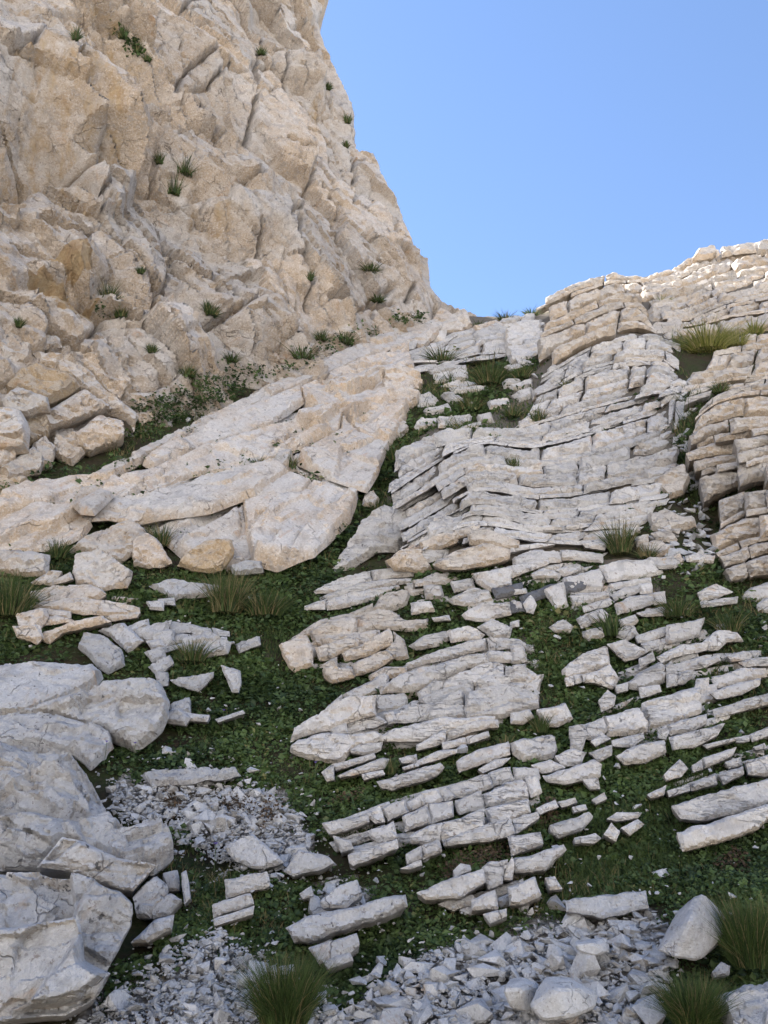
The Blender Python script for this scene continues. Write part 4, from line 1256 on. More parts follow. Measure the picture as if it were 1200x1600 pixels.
for q, yaw, lean, fw, ch, cl in [
    ('-80,1165 0,1150 50,1148 105,1160 125,1185 150,1225 172,1262 118,1282 40,1268 -80,1275', 8, 40, 0.22, 0.25, 0.45),
    ('118,1282 172,1262 205,1290 255,1280 270,1308 272,1326 240,1352 180,1340 130,1318', 18, 42, 0.26, 0.2, 0.35),
    ('100,1310 130,1318 180,1340 240,1352 205,1391 185,1388 150,1373 100,1358 60,1354', 14, 8, 0.24, 0.1, 0.3),
    ('-80,1275 40,1268 118,1282 130,1318 100,1312 60,1354 -80,1354', -4, 20, 0.14, 0.15, 0.3),
    ('-80,1360 60,1357 150,1375 118,1432 20,1450 -80,1455', 4, 36, 0.26, 0.15, 0.45),
    ('150,1375 190,1392 208,1412 203,1444 168,1522 128,1502 118,1432', 26, 14, 0.24, 0.15, 0.35),
    ('-80,1455 20,1450 118,1432 128,1502 168,1522 148,1552 98,1584 -80,1604', 10, 12, 0.22, 0.08, 0.5)]:
    put(o, pp('P', q), M_NEAR, yaw=yaw, lean=lean, fwd=fw, cham=ch, cell=cl, **fk)
o = outcrop('f3', 'dark-stained angular stones tucked beside the foreground boulders', cat='stones', name='wedged_stones')
many(o, 'P', "205,1398 240,1365 256,1382 252,1402 232,1432 210,1428\n205,1470 240,1437 270,1428 265,1450 230,1470\n255,1365 275,1360 278,1388 258,1390\n283,1365 291,1360 296,1400 287,1410\n232,1415 262,1395 280,1405 262,1425 238,1432", M_NEAR, depth=0.4, rnd=0.2)
o = outcrop('f5', 'three stacked square blocks amid leaves, lower left of centre')
many(o, 'P', "353,1373 415,1360 420,1383 355,1402\n333,1412 390,1395 395,1412 335,1432\n335,1434 395,1415 393,1428 336,1445", M_BED, rnd=0.08, depth=0.4)
boulder(pp('P', '220,1205 290,1198 365,1196 373,1207 300,1216 240,1221'), 'long thin white slab lying across the upper edge of the scree', rnd=0.3, lean=50, depth=0.25)
o = outcrop('f7', 'pale blocks rising from leaves at the bottom centre')
many(o, 'P', """
445,1447 505,1422 560,1415 600,1400 630,1395 635,1415 600,1430 560,1440 480,1470 460,1470
483,1480 555,1458 560,1475 530,1500 500,1502
500,1405 530,1380 555,1373 565,1395 540,1415 505,1415
445,1360 467,1327 510,1337 520,1347 503,1355 460,1367
350,1320 395,1303 430,1330 440,1345 410,1355 370,1345
470,1395 485,1385 488,1398 475,1402
505,1500 545,1488 550,1500 515,1512
""", M_NEAR, rnd=0.18, depth=0.4)
boulder(pp('N', '450,130 600,115 740,95 750,160 690,170 590,195 490,175 455,175'), 'flat white slab with stones lying on it, bottom right', rnd=0.15, depth=0.5, lean=30)
hull_rock([(1022,1485,0.10),(1055,1498,0.16),(1092,1500,0.14),(1130,1462,0.02),(1132,1430,-0.12),(1060,1425,-0.15),(1050,1436,0.0),(1100,1395,-0.04),(1082,1402,0.0),(1118,1412,-0.08),(1078,1440,0.13),(1040,1480,-0.3),(1120,1480,-0.35)], 'pyramid-shaped white boulder beside tall grass, bottom right', M_NEAR)
hull_rock([(826,1572,0.10),(848,1597,0.14),(890,1592,0.16),(930,1575,0.08),(934,1552,0.0),(852,1524,0.0),(890,1526,-0.02),(868,1545,0.12),(905,1545,0.09),(840,1580,-0.2),(920,1575,-0.2)], 'largest white angular stone of the bottom scree', M_STONE)
hull_rock([(784,1545,0.08),(798,1578,0.10),(828,1582,0.08),(842,1538,0.02),(816,1526,0.0),(795,1530,-0.02),(815,1545,0.10),(800,1570,-0.12),(835,1570,-0.12)], 'leaning angular stone left of the largest scree stone', M_STONE)
boulder(pp('N', '985,470 1080,430 1200,410 1330,400 1400,640 1080,640 1050,530'), 'smooth grey slab at the bottom right corner', rnd=0.2, lean=55, depth=0.4)
hull_rock([(895,1474,0.05),(905,1490,0.07),(930,1496,0.08),(955,1488,0.05),(950,1466,0.0),(942,1462,-0.03),(897,1468,-0.03),(925,1472,0.07),(900,1485,-0.12),(950,1485,-0.12)], 'blocky stone upslope of the largest scree stone', M_STONE)
boulder(pp('N', '1000,400 1030,370 1060,380 1055,410 1010,420'), 'small white stone in grass under the pyramid boulder', rnd=0.35, depth=0.1, dome=0.1)

# the great leaning slab: its own plane, from the gully bed up to the notch
def plane3(a, b, c):
    P = [EYE + ray(x, y) * z for x, y, z in (a, b, c)]
    n = unit(np.cross(P[1] - P[0], P[2] - P[0]))
    if n @ (EYE - P[0]) < 0: n = -n
    return P[0], n
_, zA = hit(60, 860); _, zC = hit(440, 878)
PL_SLAB = plane3((60, 860, zA[0]), (440, 876, zC[0]), (640, 520, 19.0))
def shifted(pl, d): return (pl[0] + pl[1] * d, pl[1])
o = outcrop('slab', 'great tan and grey leaning slab crossing the left middle below the cliff', cat='rock slab', name='leaning_slab')
def plane_angle(pl, a, b):
    P0, n = pl
    ax = unit(np.cross(np.array([0, 0, 1.0]), n)); ax = ax if ax[0] > 0 else -ax
    ay = np.cross(ax, n); ay = ay if ay[2] > 0 else -ay
    w = []
    for q in (a, b):
        d = ray(*q); w.append(EYE + d * (((P0 - EYE) @ n) / (d @ n)))
    v = w[1] - w[0]
    return math.degrees(math.atan2(v @ ay, v @ ax))
kw = dict(rnd=0.05, fac=0.34, sharp=80, stretch=0.35, step_px=4.0, back_tilt=0.5, ang=plane_angle(PL_SLAB, (130, 742), (600, 516)), cell=1.9, rough=0.12, jag=0.3, cham=0.06)
for poly, mat, d, dep in [
    ('P 20,775 130,746 330,646 480,578 600,520 640,512 680,500 640,550 650,590 628,648 602,690 570,765 545,800 490,855 434,870 396,862 372,876 310,870 240,822 150,802', M_SLAB, -0.14, 0.8),
    # long upper plate and the beds it breaks into
    ('P 130,742 330,642 480,574 600,516 640,508 690,496 700,505 640,530 560,560 470,600 400,628 300,668 222,716 180,740', M_SLAB, 0.02, 1.0),
    ('P 222,716 300,668 400,628 470,600 475,625 420,660 330,690 240,728', M_SLAB, 0.05, 1.0),
    ('P 470,600 560,560 640,530 640,548 655,590 632,650 606,690 560,672 535,640 500,640 475,625', M_SLAB, 0.06, 1.0),
    ('P 178,742 240,728 330,690 420,662 500,642 535,642 530,668 450,700 385,718 300,732 222,762', M_SLAB, 0.09, 1.0),
    ('P 535,642 560,674 606,692 592,735 575,762 520,745 455,712 530,668', M_SLAB, 0.07, 1.0),
    ('P 0,780 60,752 130,742 180,742 222,764 150,800 110,785 60,790 0,803 -100,830 -100,810', M_SLAB, 0.04, 1.0),
    # lower plate
    ('P 112,782 230,764 330,742 430,726 490,746 470,765 380,775 330,790 215,806 170,798 140,800', M_SLAB, 0.20, 1.1),
    ('P 380,775 470,765 490,746 560,765 550,800 492,860 434,876 396,866 385,820', M_SLAB, 0.17, 1.1),
    ('P 215,806 330,790 380,778 385,820 396,866 372,882 310,876 284,858 240,825', M_SLAB, 0.05, 0.9),
    ('P 0,805 55,786 110,788 143,808 128,828 84,846 0,850 -100,860 -100,830', M_SLAB, 0.12, 0.9),
    ('P 110,783 125,762 148,758 178,770 147,800 125,798', M_SLAB, 0.26, 0.6)]:
    put(o, pp(*poly.split(' ', 1)), mat, plane=shifted(PL_SLAB, d), depth=dep, bev=0.02, grow=1.2, **kw)
o = outcrop('slabfoot', 'fractured triangular rocks at the foot of the great slab')
many(o, 'M', """
300,600 420,520 600,440 680,490 690,560 560,640 470,590 380,590
620,545 690,505 740,560 800,640 700,660 610,655
335,700 340,620 470,592 600,680 570,760 480,770 350,740
0,590 130,585 210,600 200,690 100,700 0,690 -100,690 -100,600
140,745 230,690 280,690 240,750
190,560 230,540 245,575 210,590
230,745 320,700 330,730 250,755
""", M_SLAB, rnd=0.15, depth=0.6, fac=0.6, fwd=0.05)
boulder(pp('M', '820,650 890,590 960,545 1080,535 1080,600 1030,680 900,680'), 'ochre-tan boulder under the overhang of the great slab', M_TAN, fwd=0.15, rnd=0.15)
boulder(pp('M', '1080,660 1150,640 1220,640 1230,690 1100,700'), 'grey boulder sitting in grass at the great slab\'s lower lip', fwd=0.1)
boulder(pp('L', '905,260 980,245 1060,280 1085,340 1060,380 960,350 910,310'), 'rounded pale boulder perched at the upper right end of the great slab', M_SLAB, fwd=0.3, rnd=0.35)
boulder(pp('L', '900,320 960,350 1060,385 1050,430 960,490 900,440'), 'tan block beneath the rounded perched boulder', M_SLAB, fwd=0.15, rnd=0.2)
boulder(pp('L', '925,560 990,530 1015,570 960,600'), 'small tan stone at the lower right of the perched boulder', M_SLAB, rnd=0.3)
boulder(pp('L', '865,600 920,555 925,590 885,630'), 'tiny tan stone at the edge of the grassy runnel', M_SLAB, rnd=0.3)
boulder(pp('G', '205,430 215,390 250,375 275,410 265,445'), 'small lone stone in the grassy runnel beside the great slab', M_SLAB, rnd=0.35)

# jumble at the cliff's foot
def cput(root, crop, s, mat, out, **kw):
    poly = pp(crop, s)
    c = poly.mean(0)
    p, _ = cliff_hit(c[0], c[1], out)
    kw.setdefault('yaw', random.uniform(5, 40)); kw.setdefault('lean', random.uniform(0, 25))
    yaw, lean = kw.pop('yaw'), kw.pop('lean')
    return put(root, poly, mat, plane=plane_from(p, yaw, lean), **kw)
o = outcrop('jumble', 'jumbled tan and grey blocks at the foot of the left cliff')
for s, mat, out in [
    ('0,125 140,150 130,230 60,240 -120,240 -120,120', M_SLAB, 0.5), ('265,165 400,150 560,120 620,200 640,300 560,400 480,330 400,260 340,230', M_SLAB, 0.45),
    ('180,200 330,230 430,310 560,430 640,480 620,550 580,500 480,440 380,340 200,260', M_SLAB, 0.75), ('20,360 100,290 190,260 290,300 360,340 300,370 200,410 100,370', M_TAN, 0.7),
    ('10,430 90,370 200,410 215,460 110,470 40,460', M_SLAB, 0.9), ('225,490 400,390 520,460 400,500 260,550', M_SLAB, 0.85), ('360,580 470,500 570,520 570,600 440,660 370,640', M_SLAB, 0.9),
    ('-100,470 60,460 110,540 100,640 0,650 -100,650', M_SLAB, 0.9), ('110,490 230,490 220,570 140,610', M_TAN, 0.7), ('10,740 150,650 190,690 170,750 60,775', M_SLAB, 0.8),
    ('170,640 210,610 250,650 240,720 190,730', M_SLAB, 0.7), ('270,600 350,580 370,650 330,700 260,660', M_SLAB, 0.7), ('840,410 890,400 925,440 860,460', M_SLAB, 0.4),
    ('760,450 820,430 830,480 780,490', M_SLAB, 0.4), ('600,400 700,390 715,440 650,470', M_SLAB, 0.45), ('0,670 70,660 60,700 0,730', M_SLAB, 0.8), ('-60,780 60,770 130,790 60,830 -60,870', M_TAN, 0.7),
    ('940,360 970,345 975,385 945,385', M_SLAB, 0.3), ('660,500 700,495 710,520 680,530', M_SLAB, 0.5), ('200,130 260,135 265,160 215,165', M_SLAB, 0.5)]:
    cput(o, 'K', s, mat, out - 0.25, grow=8, depth=0.8, rnd=0.2, fac=0.9, cham=0.3, sharp=60, step_px=4.2, gap=0.5)
# ------------------------------------------------------------------ scree
def hull_mesh(name, seed, mat, npts=15, flat=0.6):
    import bmesh
    r = np.random.default_rng(seed)
    P = r.normal(size=(npts, 3)); P /= np.linalg.norm(P, axis=1, keepdims=True)
    P *= (0.75 + 0.25 * r.random((npts, 1)))
    P *= np.array([1.0, 0.4 + 0.5 * r.random(), flat * (0.6 + 0.6 * r.random())])
    bm = bmesh.new()
    for p in P: bm.verts.new(p)
    res = bmesh.ops.convex_hull(bm, input=bm.verts)
    bmesh.ops.delete(bm, geom=[v for v in bm.verts if not v.link_faces], context='VERTS')
    me = bpy.data.meshes.new(name); bm.to_mesh(me); bm.free()
    me.materials.append(mat)
    return me
PROTO = [hull_mesh('stone', 900 + i, M_STONE, 8 + i % 5, 0.28 + 0.07 * (i % 7)) for i in range(20)]
PV = []
for me in PROTO:
    v = np.empty(len(me.vertices) * 3, np.float32); me.vertices.foreach_get('co', v)
    me.calc_loop_triangles()
    f = np.empty(len(me.loop_triangles) * 3, np.int32); me.loop_triangles.foreach_get('vertices', f)
    PV.append((v.reshape(-1, 3).astype(float), f.reshape(-1, 3)))

def rand_rot(r, tilt=0.6):
    a = r.uniform(0, 2 * math.pi); b = r.normal() * tilt; c = r.normal() * tilt
    return np.array((Matrix.Rotation(b, 3, 'X') @ Matrix.Rotation(c, 3, 'Y') @ Matrix.Rotation(a, 3, 'Z')))

def poly_samples(r, polys, n):
    areas = []
    out = []
    for pl in polys:
        q = np.array(pl, float); areas.append(abs(np.sum(q[:, 0] * np.roll(q[:, 1], -1) - np.roll(q[:, 0], -1) * q[:, 1])) / 2)
    tot = sum(areas)
    for pl, a in zip(polys, areas):
        q = np.array(pl, float); k = int(n * a / tot) + 1
        lo, hi = q.min(0), q.max(0)
        S = lo + (hi - lo) * r.random((k * 4, 2))
        S = S[in_poly(S[:, 0], S[:, 1], pl)][:k]
        out.append(S)
    return np.concatenate(out)

def scree(polys, label, n, sizes, n_single, seed, lift=0.0, kindname='scree', spread=26.0):
    """sizes: mean stone width in photo pixels, spread"""
    r = np.random.default_rng(seed)
    S = poly_samples(r, polys, n)
    S = S + r.normal(size=S.shape) * np.where(r.random((len(S), 1)) < 0.4, spread, 0)
    P, zc = hit(S[:, 0], S[:, 1])
    ok = zc < 21.4; S, P, zc = S[ok], P[ok], zc[ok]
    P[:, 2] += hummock(P[:, 0], P[:, 1])
    w = sizes[0] * np.exp(r.normal(size=len(S)) * sizes[1]) * zc / FPX * 0.5
    w = np.clip(w, 0.005, 0.105)
    root = bpy.data.objects.new(kindname, None); COL.objects.link(root)
    root['kind'] = 'structure'; root['label'] = label
    order = np.argsort(-w)
    Vs, Fs, off = [], [], 0
    for rank, i in enumerate(order):
        pi = int(r.integers(len(PROTO)))
        Rm = rand_rot(r, 0.32)
        pos = P[i] + np.array([0, 0, w[i] * 0.1 + lift - 0.06 + r.random() * 0.035])
        if rank < n_single:
            o = bpy.data.objects.new('stone', PROTO[pi]); COL.objects.link(o); o.parent = root
            o.matrix_local = Matrix.Translation(Vector(pos)) @ Matrix(Rm.tolist()).to_4x4() @ Matrix.Scale(w[i], 4)
        else:
            v, f = PV[pi]
            Vs.append((v * w[i]) @ Rm.T + pos); Fs.append(f + off); off += len(v)
    if Vs:
        me = mesh_np('gravel', np.concatenate(Vs), np.concatenate(Fs), M_STONE, False)
        link('gravel', me, root, kind='stuff')
    return root
scree([SCREEZ[0], SCREEZ[3]], 'blue-grey scree of small sharp stones beside the huge left boulder', 4000, (7.0, 0.7), 90, 1)
scree([SCREEZ[1]], 'pale scree of small stones at the bottom left', 4300, (7.5, 0.75), 90, 2)
scree([SCREEZ[2]], 'pale tumbled scree across the bottom right', 5400, (8.5, 0.85), 115, 3)
scree([[(1062,560),(1085,640),(1080,700),(1100,780),(1120,860),(1080,900),(1000,860),(1040,800),(1062,740)]], 'fallen blocks choking the dark runnel on the right', 150, (22.0, 0.5), 60, 6, kindname='rubble', spread=6.0)
# chips lying about in the leaves
scree([[(250,1450),(300,1180),(430,1080),(470,960),(620,900),(830,880),(1080,900),(1200,950),(1200,1480),(640,1480)], [(620,690),(640,560),(840,500),(860,600),(700,680)], [(60,1000),(420,900),(420,1180),(270,1190)],
       [(40,745),(200,660),(420,575),(540,520),(560,530),(330,650)]],
      'pale chips of rock scattered through the leaves of the slope', 520, (7.0, 0.5), 60, 4, lift=0.03, kindname='rock_chips')

# ------------------------------------------------------------------ plants
def tint_attr(me, per_face_r, per_face_g):
    nf = len(me.polygons)
    at = me.attributes.new('tint', 'FLOAT_COLOR', 'FACE')
    c = np.stack([per_face_r, per_face_g, np.zeros(nf), np.ones(nf)], -1).astype(np.float32)
    at.data.foreach_set('color', c.ravel())

def leaf_geo(P, D, N, L, W):
    """folded leaf blades: base P, direction D, face normal N, length L, width W -> verts, quads (2 per leaf)"""
    S = np.cross(D, N); S /= np.maximum(np.linalg.norm(S, axis=1, keepdims=True), 1e-9)
    l = L[:, None]; w = W[:, None]
    a = P; b = P + D * l * 0.5 + S * w * 0.5 + N * l * 0.08; c = P + D * l - N * l * 0.10; d = P + D * l * 0.5 - S * w * 0.5 + N * l * 0.08
    V = np.stack([a, b, c, d], 1).reshape(-1, 3)
    i = np.arange(len(P)) * 4
    return V, np.concatenate([np.stack([i, i + 1, i + 2], -1), np.stack([i, i + 2, i + 3], -1)])

AN = np.array(ANCHORS)
def openness(C):
    d = np.full(len(C), 9e9)
    for x, y, hw in AN:
        d = np.minimum(d, np.maximum(np.abs(C[:, 0] - x) - hw, 0) ** 2 + (C[:, 1] - y) ** 2)
    return sstep(0.12, 0.6, np.sqrt(d))

def leaf_clumps(C, rad, nper, r, size, up=0.5, height=0.06, normal=None):
    """clumps of leaves over the slope at centres C"""
    k = len(C)
    idx = np.repeat(np.arange(k), nper)
    m = len(idx)
    off = r.normal(size=(m, 2)) * rad[idx][:, None] * 0.55
    x = C[idx, 0] + off[:, 0]; y = C[idx, 1] + off[:, 1]
    if normal is None:
        rr2 = (off ** 2).sum(1) / (rad[idx] ** 2)
        height = 0.05 + 0.17 * openness(C)[idx]
        mound = height * np.minimum(rad[idx] / rad.mean(), 1.3) * np.exp(-rr2)
        z = T(x, y) + hummock(x, y) + mound * r.random(m) ** 0.5 - 0.075
    else:
        z = C[idx, 2] + r.normal(size=m) * rad[idx] * 0.4
    P = np.stack([x, y, z], -1)
    D = r.normal(size=(m, 3)); D[:, 2] = D[:, 2] * 0.4 + 0.1
    D[:, :2] += off / rad[idx][:, None] * 0.8
    D /= np.linalg.norm(D, axis=1, keepdims=True)
    N = r.normal(size=(m, 3)) * 0.55 + np.array([0, -0.45, 0.8]); N -= (N * D).sum(1)[:, None] * D
    N /= np.linalg.norm(N, axis=1, keepdims=True)
    L = size[idx] * (0.6 + 0.8 * r.random(m))
    V, F = leaf_geo(P, D, N, L, L * (0.55 + 0.35 * r.random(m)))
    ct = np.clip(0.5 + 0.9 * fbm(C * 2.2, 3, 15) + 0.35 * (r.random(k) - 0.5), 0, 1)
    tr = np.clip(0.15 + 0.5 * ct[idx] + 0.45 * (r.random(m) - 0.35), 0, 1)
    tg = r.random(m) * (0.85 + 0.15 * ct[idx])
    return V, F, np.concatenate([tr, tr]), np.concatenate([tg, tg])

GREEN = [[(265,1200),(300,1170),(260,1060),(300,980),(400,880),(520,860),(570,760),(620,680),(680,640),(660,720),(600,800),(520,880),(480,960),(620,900),(830,880),(950,860),(1200,880),(1200,1560),(1100,1600),(1040,1500),(1060,1400),(900,1390),(760,1440),(560,1480),(440,1500),(330,1450),(290,1330),(430,1340),(480,1290),(420,1220)],
         [(0,880),(60,850),(130,830),(140,880),(260,870),(420,890),(480,960),(430,1080),(260,1060),(190,1040),(230,930),(60,1000),(0,1030)],
         [(150,1170),(200,1150),(280,1170),(270,1205),(170,1205)], [(255,1280),(330,1310),(340,1450),(210,1560),(150,1570),(190,1490),(270,1440)], [(620,680),(640,560),(700,540),(840,560),(850,640),(700,680)],
         [(430,1500),(640,1470),(560,1540),(490,1600),(430,1600)], [(980,1600),(1040,1540),(1100,1480),(1200,1420),(1240,1640),(980,1640)]]
def build_cover():
    r = np.random.default_rng(77)
    S = poly_samples(r, GREEN, 9500)
    S2 = poly_samples(r, [[(0, 700), (1200, 600), (1200, 1480), (600, 1480), (260, 1500), (260, 1150), (0, 1000)]], 2600)
    S = np.concatenate([S, S2])
    P, zc = hit(S[:, 0], S[:, 1])
    keep = np.ones(len(S), bool)
    for pl in SCREEZ: keep &= ~(in_poly(S[:, 0], S[:, 1], pl) & (r.random(len(S)) < 0.93))
    for pl in ROCKZ[:2]: keep &= ~(in_poly(S[:, 0], S[:, 1], pl) & (r.random(len(S)) < 0.8))
    dens = fbm(P * 1.1, 3, 5)
    keep &= r.random(len(S)) < sstep(-0.40, 0.12, dens) 
    P, zc = P[keep], zc[keep]
    rad = zc * 0.0125 * (0.7 + 0.8 * r.random(len(P)))
    size = np.clip(0.0058 * zc, 0.02, 0.07) * (0.6 + 1.1 * r.random(len(P)) ** 2)
    nper = r.integers(14, 26, len(P))
    V, F, tr, tg = leaf_clumps(P, rad, nper, r, size, height=0.085)
    me = mesh_np('ground_cover', V, F, M_LEAF, False); tint_attr(me, tr, tg)
    link('ground_cover', me, kind='stuff', label='dark green creeping leaves covering the soil between the rocks')
build_cover()

def build_litter():
    r = np.random.default_rng(79)
    S = poly_samples(r, [[(335,1235),(385,1225),(400,1250),(360,1262)], [(250,1215),(290,1230),(270,1260)], [(190,1580),(260,1570),(270,1600),(190,1600)], [(380,1255),(440,1260),(430,1285)], [(690,1335),(790,1310),(800,1330),(700,1350)],
                         [(520,1240),(560,1225),(560,1240)], [(850,1240),(870,1235),(872,1275),(850,1280)], [(1120,1330),(1160,1320),(1160,1350),(1120,1355)]], 170)
    P, zc = hit(S[:, 0], S[:, 1])
    P[:, 2] += 0.02
    V, F, tr, tg = leaf_clumps(P, zc * 0.010, r.integers(10, 20, len(P)), r, 0.0042 * zc)
    V[:, 2] += 0.015
    me = mesh_np('leaf_litter', V, F, M_LITTER, False); tint_attr(me, tr, tg)
    link('leaf_litter', me, kind='stuff', label='brown dead leaves caught in the scree and under ledges')
build_litter()

def blade_geo(P, H, W, lean, r, droop=0.5, seg=3):
    """grass blades from roots P; lean (n,2) sideways throw"""
    n = len(P)
    ang = r.uniform(0, 2 * math.pi, n); side = np.stack([np.cos(ang), np.sin(ang), np.zeros(n)], -1)
    Vs = []
    for s in range(seg + 1):
        t = s / seg
        c = P + np.stack([lean[:, 0] * t ** 1.7, lean[:, 1] * t ** 1.7, H * (t - droop * 0.35 * t * t * np.minimum(1, np.hypot(lean[:, 0], lean[:, 1]) / np.maximum(H, 1e-6)))], -1)
        w = (W * (1 - t) ** 0.7)[:, None]
        if s < seg: Vs += [c - side * w * 0.5, c + side * w * 0.5]
        else: Vs.append(c)
    V = np.stack(Vs, 1); m = V.shape[1]; V = V.reshape(-1, 3)
    b = np.arange(n)[:, None] * m
    Q = [np.stack([b[:, 0] + 2 * s, b[:, 0] + 2 * s + 1, b[:, 0] + 2 * s + 3, b[:, 0] + 2 * s + 2], -1) for s in range(seg - 1)]
    Tn = np.stack([b[:, 0] + 2 * seg - 2, b[:, 0] + 2 * seg - 1, b[:, 0] + 2 * seg], -1)
    return V, Q, Tn

def tuft_mesh(name, P, wid, hgt, n, r, mat, bw=0.005, dry=0.15, up=1.0):
    rad = wid * 0.28
    a = r.uniform(0, 2 * math.pi, n); q = np.sqrt(r.random(n)) * rad
    root = np.stack([P[0] + np.cos(a) * q, P[1] + np.sin(a) * q * 0.7, np.full(n, P[2] - 0.02)], -1)
    H = hgt * (0.3 + 0.75 * r.random(n) ** 0.8)
    thr = (wid * 0.5) * (q / rad * 0.9 + 0.25 * r.normal(size=n)) * (0.6 + 0.6 * r.random(n))
    lean = np.stack([np.cos(a) * thr + 0.17 * hgt * r.normal(size=n), np.sin(a) * thr + 0.17 * hgt * r.normal(size=n)], -1)
    V, Q, Tn = blade_geo(root, H, np.full(n, bw) * (0.6 + 0.8 * r.random(n)), lean, r)
    me = mesh_np(name, V, Q + [Tn], mat, False)
    k = len(Q) + 1
    tr = r.random(n); tg = np.where(r.random(n) < dry, 1.0, 0.5)
    tint_attr(me, np.tile(tr, k), np.tile(tg, k))
    return me

rg = np.random.default_rng(501)
def tuft(px, py, wpx, hpx, label, mat=None, n=260, on='slope', name='grass_tuft', cat='grass', bw=0.0045, dry=0.2):
    if on == 'slope':
        P, z = hit(px, py); P, z = P[0] - unit(P[0] - EYE) * 0.05, z[0]
    else:
        V, cx, cy = CLIFF_D
        d2 = (cx - px) ** 2 + (cy - py) ** 2
        near = np.nonzero(d2 < 60)[0]
        if len(near) == 0: near = np.array([np.argmin(d2)])
        dd = np.linalg.norm(V[near] - EYE, axis=1)
        P = V[near[np.argmin(dd)]]; z = float((P - EYE) @ np.array([0, CP, SP]))
    me = tuft_mesh(name, P, wpx * z / FPX, hpx * z / FPX, n, rg, mat or M_GRASS, bw=max(bw, 0.0011 * z), dry=dry)
    o = link(name, me, label=label, cat=cat, group='grass tufts on the slope and cliff')
    return o

for a in [
    (445, 1590, 125, 105, 'big dense dark green grass tuft at the bottom edge', None, 2200, 'slope', 'grass_tuft', 'grass', 0.003, 0.08),
    (1085, 1590, 120, 75, 'dense grass clump between scree and the corner slab', None, 1600, 'slope', 'grass_tuft', 'grass', 0.003, 0.12),
    (1175, 1500, 110, 110, 'tall grass clump behind the pyramid boulder at the right edge', None, 1600, 'slope', 'grass_tuft', 'grass', 0.003, 0.12),
    (970, 862, 55, 62, 'tall straw-green grass tuft above the flat-topped block stack', None, 420, 'slope', 'grass_tuft', 'grass', 0.004, 0.35),
    (1010, 868, 50, 25, 'short straw grass right of the tall straw-green tuft', None, 200, 'slope', 'grass_tuft', 'grass', 0.004, 0.4),
    (804, 732, 22, 26, 'small tuft growing from the arched thin beds', None, 140),
    (355, 955, 80, 80, 'grass tuft with brown dead blades below the great slab', None, 520, 'slope', 'grass_tuft', 'grass', 0.004, 0.35),
    (415, 960, 90, 50, 'green grass clump right of the brown-bladed tuft', None, 420),
    (300, 1030, 70, 40, 'grass clump in the left hollow among broken stones', None, 300),
    (15, 960, 90, 80, 'dark grass clump at the left edge beside low ledges', None, 500),
    (1105, 548, 95, 40, 'yellow-green grass cushion with painted-in sun high on the right', M_DRYGRASS_PAINTED_SUN, 900),
    (1150, 540, 50, 30, 'straw-yellow grass right of the sun-painted cushion', M_DRYGRASS_PAINTED_SUN, 300),
    (1035, 475, 30, 14, 'small bright green patch beside the tan buttress', M_DRYGRASS_PAINTED_SUN, 160),
    (1180, 522, 40, 25, 'dry yellow grass on the ridge ledge at far right', M_DRYGRASS_PAINTED_SUN, 200),
    (765, 600, 62, 35, 'wide grass patch on the ledge below the notch', None, 500),
    (815, 590, 40, 22, 'right-hand grass patch on the ledge below the notch', None, 260),
    (690, 565, 60, 24, 'grass strip left of the notch ledges', None, 320),
    (887, 606, 26, 18, 'small brown-green tuft under the buttress', None, 150, 'slope', 'grass_tuft', 'grass', 0.004, 0.4),
    (735, 640, 55, 24, 'bright green grass patch among the broken ledges', None, 300),
    (840, 658, 34, 26, 'dark tuft on top of the arched thin beds', None, 180),
    (800, 650, 40, 24, 'dark green tuft left of the one on the arched beds', None, 200),
    (955, 990, 46, 45, 'leafy broad-bladed plant growing among square blocks', None, 60, 'slope', 'leafy_plant', 'plant', 0.02, 0.05),
    (1125, 612, 36, 22, 'dark bush in the runnel below the sun-painted grass', None, 220),
    (1060, 960, 70, 36, 'grassy clump between right-hand slabs', None, 320),
    (1140, 985, 60, 36, 'dark grassy clump by the flat grey slabs at right', None, 320),
    (845, 1140, 36, 34, 'narrow green tuft right of the largest outcrop', None, 180),
    (610, 1205, 26, 28, 'small green tuft in the broken beds', None, 140),
    (790, 1165, 34, 26, 'green tuft over the thin lower beds', None, 160),
    (748, 512, 26, 12, 'dark shrub on the skyline at the left of the notch', None, 160), (790, 500, 34, 12, 'dark shrub on the skyline in the middle of the notch', None, 200), (830, 492, 30, 11, 'dark shrub on the skyline against the buttress', None, 160),
    (620, 720, 40, 30, 'dark grass at the head of the runnel beside the great slab', None, 260),
    (590, 800, 30, 24, 'dark grass midway down the runnel beside the great slab', None, 200),
    (405, 726, 34, 14, 'green sprig on the lip of the great slab', None, 160), (452, 730, 34, 22, 'larger green sprig on the lip of the great slab', None, 220),
    (115, 748, 30, 14, 'small sprig at the left end of the great slab', None, 120),
    (250, 850, 44, 40, 'green tuft in the cleft under the great slab', None, 260), (90, 870, 44, 34, 'green tuft beside the fractured rocks at left', None, 260)]:
    tuft(*a)
